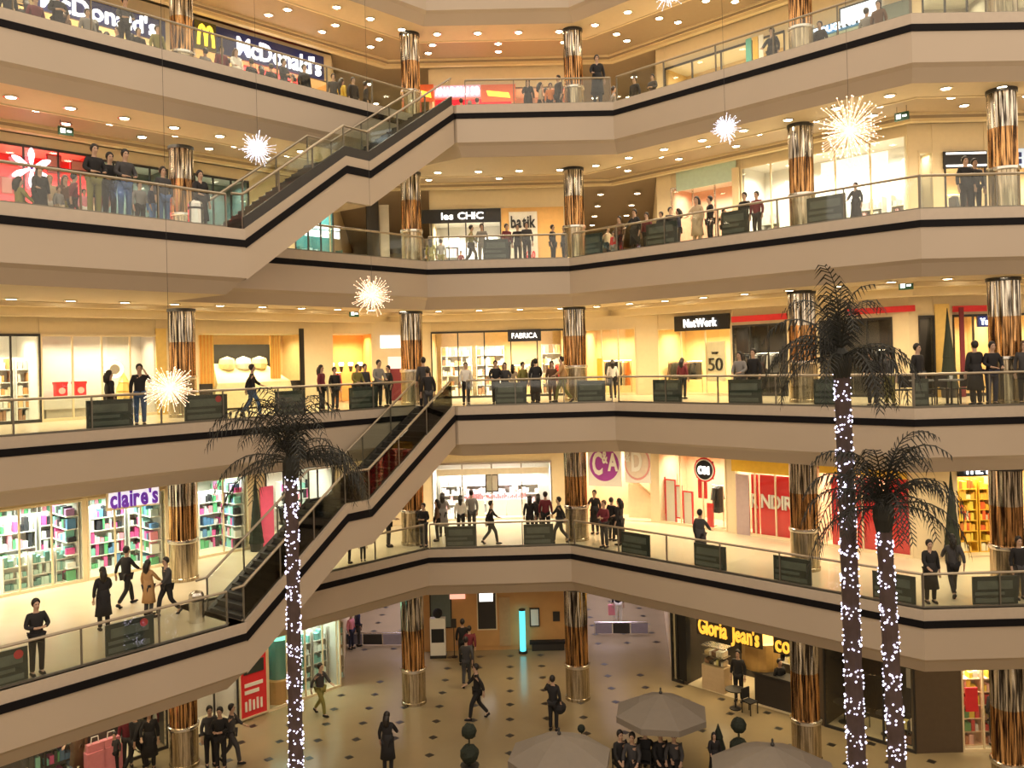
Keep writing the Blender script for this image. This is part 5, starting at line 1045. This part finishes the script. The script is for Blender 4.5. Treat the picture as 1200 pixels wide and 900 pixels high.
# ================================================================ PALMS
M_TRUNK = mm('palm_trunk_bark', (.07, .045, .04), rough=.8, var=.3); M_FROND = mm('dark_palm_leaf', (.010, .011, .007), rough=.6, var=.2); M_STEM = mm('palm_leaf_stem', (.05, .05, .03), rough=.6)
M_BULB = mat('fairy_bulb', (.86, .82, 1), emit=4.5, ecol=(.76, .72, 1), var=0, sample=False)
def palm(crown, basepx, Y, trunk_r, spread, label, seed, nfr=30):
    random.seed(seed)
    top = at_y(crown[0], crown[1], Y); b = at_y(basepx[0], basepx[1], Y); k = (top.z-0)/(top.z-b.z); base = top.lerp(b, k); base.z = 0
    t = thing('palm_tree', base, 0, label, 'palm tree'); rel = top-base; rel.y = 0
    tr = MB(); N = 40; pts = []; rs = []
    for i in range(N+1):
        f = i/N; pts.append(tuple(rel*f)); rs.append(trunk_r*(1.15-.25*f)*(1.0 if i % 2 else .93))
    tr.tube(pts, rs, 10).build('trunk', M_TRUNK, t)
    lb = MB(); Lz = rel.z
    z = .3
    while z < Lz-.25:
        bandf = .5+.5*math.sin(z*9.5+seed)
        nb = 2 if bandf < .5 else 9
        for j in range(nb):
            a = random.uniform(0, 2*math.pi); zz = z+random.uniform(-.05, .05); f = zz/Lz; r = trunk_r*(1.17-.25*f)
            c = rel*f+Vector((math.cos(a)*r, math.sin(a)*r, 0)); e = random.uniform(.014, .027)
            c = tuple(c); n = len(lb.v); lb.v += [(c[0]+e, c[1], c[2]), (c[0], c[1]+e, c[2]), (c[0]-e, c[1], c[2]), (c[0], c[1]-e, c[2]), (c[0], c[1], c[2]+e), (c[0], c[1], c[2]-e)]
            lb.f += [(n, n+1, n+4), (n+1, n+2, n+4), (n+2, n+3, n+4), (n+3, n, n+4), (n+1, n, n+5), (n+2, n+1, n+5), (n+3, n+2, n+5), (n, n+3, n+5)]
        z += .085
    lb.build('string_lights', M_BULB, t, kind='stuff')
    MB().lathe([(trunk_r*.9, -.35), (trunk_r*1.2, -.1), (trunk_r*1.2, .1), (trunk_r*.5, .3)], 10, tuple(rel)).build('crown_base', M_FROND, t)
    for i in range(nfr):
        a = 2*math.pi*i/nfr*2.618+random.uniform(-.2, .2); el = random.choice((1.45, 1.3, 1.05, .75, .45, .2))+random.uniform(-.12, .12)
        L = spread*random.uniform(.85, 1.15); p = Vector(rel)+Vector((0, 0, .1)); d = Vector((math.cos(a)*math.cos(el), math.sin(a)*math.cos(el), math.sin(el)))
        P_ = [p.copy()]; st = 9
        for s in range(st):
            d = (d+Vector((0, 0, -.10-.05*s))).normalized(); p = p+d*L/st*1.25; P_.append(p.copy())
        fr = MB(); fr.tube(P_, [.022-.0017*j for j in range(len(P_))], 4)
        for s in range(1, st+1):
            for h in (0, .5):
                if s == st and h > 0: continue
                q = P_[s].lerp(P_[min(s+1, st)], h); dd = (P_[min(s+1, st)]-P_[max(s-1, 0)]).normalized(); sd = dd.cross(Vector((0, 0, 1))); sd = sd.normalized() if sd.length > .1 else Vector((1, 0, 0))
                ll = L*.30*math.sin(math.pi*(.18+.75*(s+h)/(st+1)))*random.uniform(.8, 1.15)
                for sg in (-1, 1):
                    m_ = q+(sd*sg*.55+dd*.55+Vector((0, 0, -.15))).normalized()*ll*.55; e_ = q+(sd*sg*.55+dd*.5+Vector((0, 0, -.6))).normalized()*ll
                    wv = dd*.015
                    fr.quad(q-wv, m_-wv*1.2, m_+wv*1.2, q+wv); fr.quad(m_-wv*1.2, e_, e_+wv*.2, m_+wv*1.2)
        fr.build('frond', M_FROND, t)
palm((341, 546), (347, 895), 20.0, .165, 1.85, 'shorter leftmost palm with lit trunk in front of the lower stairs', 3)
palm((986, 424), (1004, 890), 18.3, .185, 1.62, 'tallest palm with lit trunk at the right', 5)
palm((1035, 602), (1051, 890), 16.9, .168, 1.55, 'middle height palm with lit trunk right of the tallest one', 8)

# ================================================================ STARBURSTS
def starburst(px, py, Y, r, color, cname, label, n, top=None):
    P = at_y(px, py, Y); t = thing('starburst_lamp', P, 0, label, 'lamp')
    gm = mat('bulb_'+cname, color, emit=5 if cname == 'cool' else 3.2, var=0, sample=False); random.seed(int(px))
    MB().ball((0, 0, 0), r*.11, 10).build('core', gm, t)
    rod = MB(); bl = MB()
    for i in range(n):
        zz = 1-2*(i+.5)/n; a = i*2.39996; q = math.sqrt(1-zz*zz); d = Vector((q*math.cos(a), q*math.sin(a), zz)); L = r*random.uniform(.45, 1.08)
        rod.tube([d*r*.1, d*L], .006, 3, False); e = r*.022
        for k_ in (1, .7):
            c = d*L*k_; nn = len(bl.v); bl.v += [(c.x+e, c.y, c.z), (c.x, c.y+e, c.z), (c.x-e, c.y, c.z), (c.x, c.y-e, c.z), (c.x, c.y, c.z+e), (c.x, c.y, c.z-e)]
            bl.f += [(nn, nn+1, nn+4), (nn+1, nn+2, nn+4), (nn+2, nn+3, nn+4), (nn+3, nn, nn+4), (nn+1, nn, nn+5), (nn+2, nn+1, nn+5), (nn+3, nn+2, nn+5), (nn, nn+3, nn+5)]
    rod.build('rods', mat('glowing_wire_'+cname, color, emit=.9, var=0, sample=False), t, kind='stuff'); bl.build('bulbs', gm, t, kind='stuff')
    MB().tube([(0, 0, r*.2), (0, 0, ZL[5]+3-P.z)], .004, 4).build('cord', M_DARKM, t)
CO, WA = (.80, .84, 1), (1, .74, .52)
starburst(302, 174, 20, .40, CO, 'cool', 'cool white starburst lamp hanging before the foot of the upper stairs', 110)
starburst(850, 150, 21, .39, CO, 'cool', 'cool white starburst lamp hanging before the right slant of the top floor', 110)
starburst(782, -8, 21, .40, CO, 'cool', 'cool white starburst lamp cut by the upper edge of the picture', 110)
starburst(995, 153, 20, .82, WA, 'warm', 'largest warm starburst lamp hanging at the upper right', 200)
starburst(436, 346, 22, .53, WA, 'warm', 'warm starburst lamp hanging below the third floor edge near the second column', 160)
starburst(199, 455, 18, .52, WA, 'warm', 'warm starburst lamp hanging in front of the leftmost column', 170)

# ================================================================ GROUND FLOOR FURNITURE
M_CANV = mm('parasol_canvas', (.21, .18, .145), rough=.85, var=.06)
def parasol(px, py, Y, R, label):
    tip = at_y(px, py, Y); H = tip.z-.18; t = thing('parasol', (tip.x, tip.y, 0), .2, label, 'parasol')
    MB().lathe([(.45, 0), (.45, .06), (.08, .09), (.05, .25)], 16).build('base', M_DARKM, t); MB().tube([(0, 0, .08), (0, 0, H+.05)], .03, 8).build('pole', M_STEEL, t)
    MB().lathe([(.05, 0), (.06, .04), (.025, .1), (.035, .16), (.01, .2)], 8, (0, 0, H)).build('finial', M_DARKM, t)
    for k in range(8):
        a, b = 2*math.pi*k/8, 2*math.pi*(k+1)/8; mb = MB(); rows = [(0, 0), (.5, -.22), (1, -.56), (1.0, -.74)]
        for (ra, za), (rb, zb) in zip(rows[:-1], rows[1:]):
            f = lambda r, an, z: (R*r*math.cos(an), R*r*math.sin(an), H+z*R/1.45)
            mb.quad(f(ra, a, za), f(rb, a, zb), f(rb, b, zb), f(ra, b, za))
        mb.build('canopy_panel', M_CANV, t)
        MB().tube([(0, 0, H-.03), (R*math.cos(a)*.98, R*math.sin(a)*.98, H-.56*R/1.45-.03)], .012, 4).build('rib', M_STEEL, t)
parasol(774, 806, 27.0, 1.48, 'open beige octagonal parasol at the lower right centre'); parasol(655, 853, 24.3, 1.5, 'open beige parasol at the bottom centre'); parasol(905, 866, 23.4, 1.75, 'open beige parasol at the bottom right beside the palm trunks')
def chair(x, y, rz, label):
    t = thing('cafe_chair', (x, y, 0), rz, label, 'chair'); MB().box(-.21, .21, -.21, .21, .42, .46).build('seat', K, t); MB().box(-.21, .21, .18, .22, .55, .88).build('backrest', K, t)
    for sx in (-.19, .19):
        for sy in (-.19, .2): MB().box(sx-.015, sx+.015, sy-.015, sy+.015, 0, .88 if sy > 0 else .42).build('leg', M_DARKM, t)
for k, (px, py, face, top, w_) in enumerate(((728, 912, 20, 'black', 'leftmost'), (742, 915, -20, 'charcoal', 'second'), (757, 908, 160, 'black', 'third'), (775, 912, 10, 'black', 'fourth'), (791, 914, -15, 'charcoal', 'rightmost'))):
    P = at_z(px, py, 0); f = math.radians(face); chair(P.x+.02*math.sin(f), P.y, f, 'dark cafe chair below the largest parasol, %s of five' % w_); person((P.x, P.y, 0), 'sit', face, top, 'black', 'below the largest parasol, %s of five' % w_, 'dark', False, 1.12)
M_LEAF = mm('dark_topiary_leaf', (.012, .018, .010), rough=.8, var=.3)
def topiary(px, py, Yz, label, s=1.0):
    P = at_z(px, py, 0); t = thing('topiary', (P.x, P.y, 0), 0, label, 'potted plant'); t.scale = (s, s, s)
    MB().lathe([(.22, 0), (.28, .45), (.31, .5), (.26, .5)], 12).build('pot', M_DARKM, t); MB().tube([(0, 0, .45), (0, 0, 1.5)], .03, 6).build('stem', M_STEM, t)
    for z, r in ((.85, .30), (1.55, .24)):
        b = MB(); b.ball((0, 0, z), r, 14); random.seed(int(px*z)); b.v = [(x*random.uniform(.93, 1.07), y*random.uniform(.93, 1.07), zz+random.uniform(-.02, .02)) for x, y, zz in b.v]; b.build('foliage_ball', M_LEAF, t)
topiary(551, 915, 0, 'dark two-ball topiary at the bottom edge left of the parasols'); topiary(867, 908, 0, 'dark two-ball topiary between the two right parasols', 1.0); topiary(682, 884, 0, 'small dark topiary behind the middle parasol', .55)
P = at_z(843, 906, 0); t = thing('conifer', (P.x, P.y, 0), 0, 'slim dark conifer in a pot right of the largest parasol', 'potted plant'); MB().lathe([(.2, 0), (.25, .35)], 10).build('pot', M_DARKM, t); MB().lathe([(.05, .35), (.28, .45), (.20, .75), (.22, .78), (.13, 1.1), (.15, 1.13), (.01, 1.55)], 9).build('foliage', M_LEAF, t)
P = at_z(613, 765, 0); t = thing('light_column', (P.x, P.y, 0), 0, 'glowing cyan upright light column before the orange wall', 'lamp'); MB().lathe([(.2, 0), (.2, .1)], 12).build('base', M_DARKM, t); MB().lathe([(.13, .1), (.13, 1.9)], 12).build('tube', mm('cyan_glow', (.1, .75, .85), emit=1.6, var=0), t); MB().lathe([(.15, 1.9), (.15, 1.96)], 12).build('cap', M_DARKM, t)
P = at_z(514, 770, 0); t = thing('kiosk', (P.x, P.y, 0), 0, 'white information kiosk with black screen beside the second column', 'kiosk'); MB().box(-.36, .36, -.2, .2, 0, .12).build('foot', M_DARKM, t); MB().box(-.34, .34, -.16, .16, .12, 1.75).build('body', M_WHITE, t); MB().box(-.28, .28, -.18, -.16, .7, 1.3).build('screen', M_SBLACK, t); MB().ball((.0, 0, 1.95), .22, 10).build('top_ornament', K, t)
P = at_z(530, 770, 0); t = thing('sign_stand', (P.x+.1, P.y, 0), 0, 'slim black upright stand right of the white kiosk', 'stand'); MB().lathe([(.15, 0), (.15, .03), (.02, .05), (.02, 1.4)], 8).build('post', M_DARKM, t); MB().box(-.12, .12, -.02, .02, 1.3, 1.7).build('plate', M_DARKM, t)
for px, py, w_, m_ in ((648, 0, '', None),):
    pass
# low barriers at the mouths of the ground floor passages
for x0, x1, py, w_ in ((402, 472, 757, 'left'), (697, 760, 744, 'right')):
    A, B = at_z(x0, py, 0), at_z(x1, py, 0); L = (B-A).length
    t = thing('barrier', (A.x, A.y, 0), math.atan2(B.y-A.y, B.x-A.x), 'low glass and metal barrier at the %s ground floor passage' % w_, 'barrier')
    for k in range(3): MB().box(L*k/3+.03, L*(k+1)/3-.03, -.02, .02, .08, .55).build('panel', mm('lilac_panel', (.32, .30, .40), rough=.3) if k != 1 else M_DARKM, t)
    MB().tube([(0, 0, .6), (L, 0, .6)], .03, 6).build('rail', M_STEEL, t)
    for k in range(4): MB().box(L*k/3-.02, L*k/3+.02, -.03, .03, 0, .6).build('post', M_STEEL, t)
# slender dark cone trees
def cone_tree(l, px, dep, H, label):
    P, u, n = wp(l, px, dep); t = thing('cone_tree', (P.x, P.y, FL[l]), 0, label, 'decoration'); MB().lathe([(.24, 0), (.26, .3)], 10).build('pot', M_DARKM, t)
    MB().lathe([(.30, .3), (.24, .6), (.25, .62), (.17, 1.3), (.18, 1.32), (.10, 2.0), (.01, H)], 10).build('foliage', M_LEAF, t)
cone_tree(1, 301, -.5, 2.95, 'slender dark cone tree beside the pink poster on the first floor'); cone_tree(1, 1117, -.6, 3.05, 'slender dark cone tree left of the sign THE BO on the first floor'); cone_tree(2, 1113, -.6, 2.95, 'slender dark cone tree at the right of the second floor')
# exit signs under the ceilings
for l, px, py, w_ in ((3, 77, 143, 'left on the third floor'), (3, 1057, 148, 'right on the third floor'), (2, 1062, 340, 'right on the second floor'), (2, 415, 373, 'near the second column on the second floor')):
    P, u = along(offs(OCT, 3.9), px, ZL[l+1]-1.5, dxl(l+1)); t = thing('exit_sign', (P.x, P.y, ZL[l+1]-1.48), angle(u), 'small hanging green exit sign, '+w_, 'sign'); MB().box(-.22, .22, -.03, .03, 0, .26).build('box', mm('exit_green', (.02, .10, .06), rough=.4, var=0), t)
    MB().box(-.16, -.02, -.045, -.03, .06, .2).build('pictogram', M_GLOW, t); MB().box(.03, .16, -.045, -.03, .1, .16).build('arrow', M_GLOW, t)
    for x in (-.15, .15): MB().tube([(x, 0, .26), (x, 0, .47)], .008, 4).build('rod', M_DARKM, t)
# gate posts and bollards at the foot of the lower stairs
for l, w_ in ((1, 'lower'), (3, 'upper')):
    q = A1-dS*.75+nS*1.2
    t = thing('bollard', (q.x+dxl(l), q.y, FL[l]), 0, 'short metal bollard with rounded top at the foot of the %s stairs' % w_, 'bollard'); MB().lathe([(.2, 0), (.2, .75), (.16, .82), (.05, .86)], 14).build('body', M_STEEL, t); MB().lathe([(.21, .6), (.21, .66)], 14).build('band', M_DARKM, t)

# small dark cafe sets behind the second floor railing at right
for k, px in enumerate((1058, 1082, 1106, 1128, 1172, 1196)):
    Pq, bq = spot(2, px, 1.5); clear(2, Pq, .6); a = math.radians(bq)+k*.9
    c = thing('cafe_chair', Pq, a, 'dark chair behind the second floor rail at right, %s from left' % ORDW[k], 'chair'); MB().box(-.21, .21, -.21, .21, .42, .46).build('seat', K, c); MB().box(-.21, .21, .18, .22, .5, .88).build('backrest', K, c)
    for sx in (-.19, .19):
        for sy in (-.19, .2): MB().box(sx-.015, sx+.015, sy-.015, sy+.015, 0, .88 if sy > 0 else .42).build('leg', M_DARKM, c)
    if k % 2 == 0:
        Pq, bq = spot(2, px+11, 1.0 if k else 1.2); clear(2, Pq, .62, .9); t = thing('cafe_table', Pq, 0, 'small dark table behind the second floor rail at right, %s from left' % ORDW[k//2], 'table')
        MB().lathe([(.2, 0), (.2, .03), (.03, .06), (.03, .7)], 10).build('pedestal', M_DARKM, t); MB().lathe([(.33, .7), (.33, .74)], 14).build('table_top', GY, t); MB().lathe([(.04, .74), (.05, .84)], 8).build('cup', M_WHITE, t)
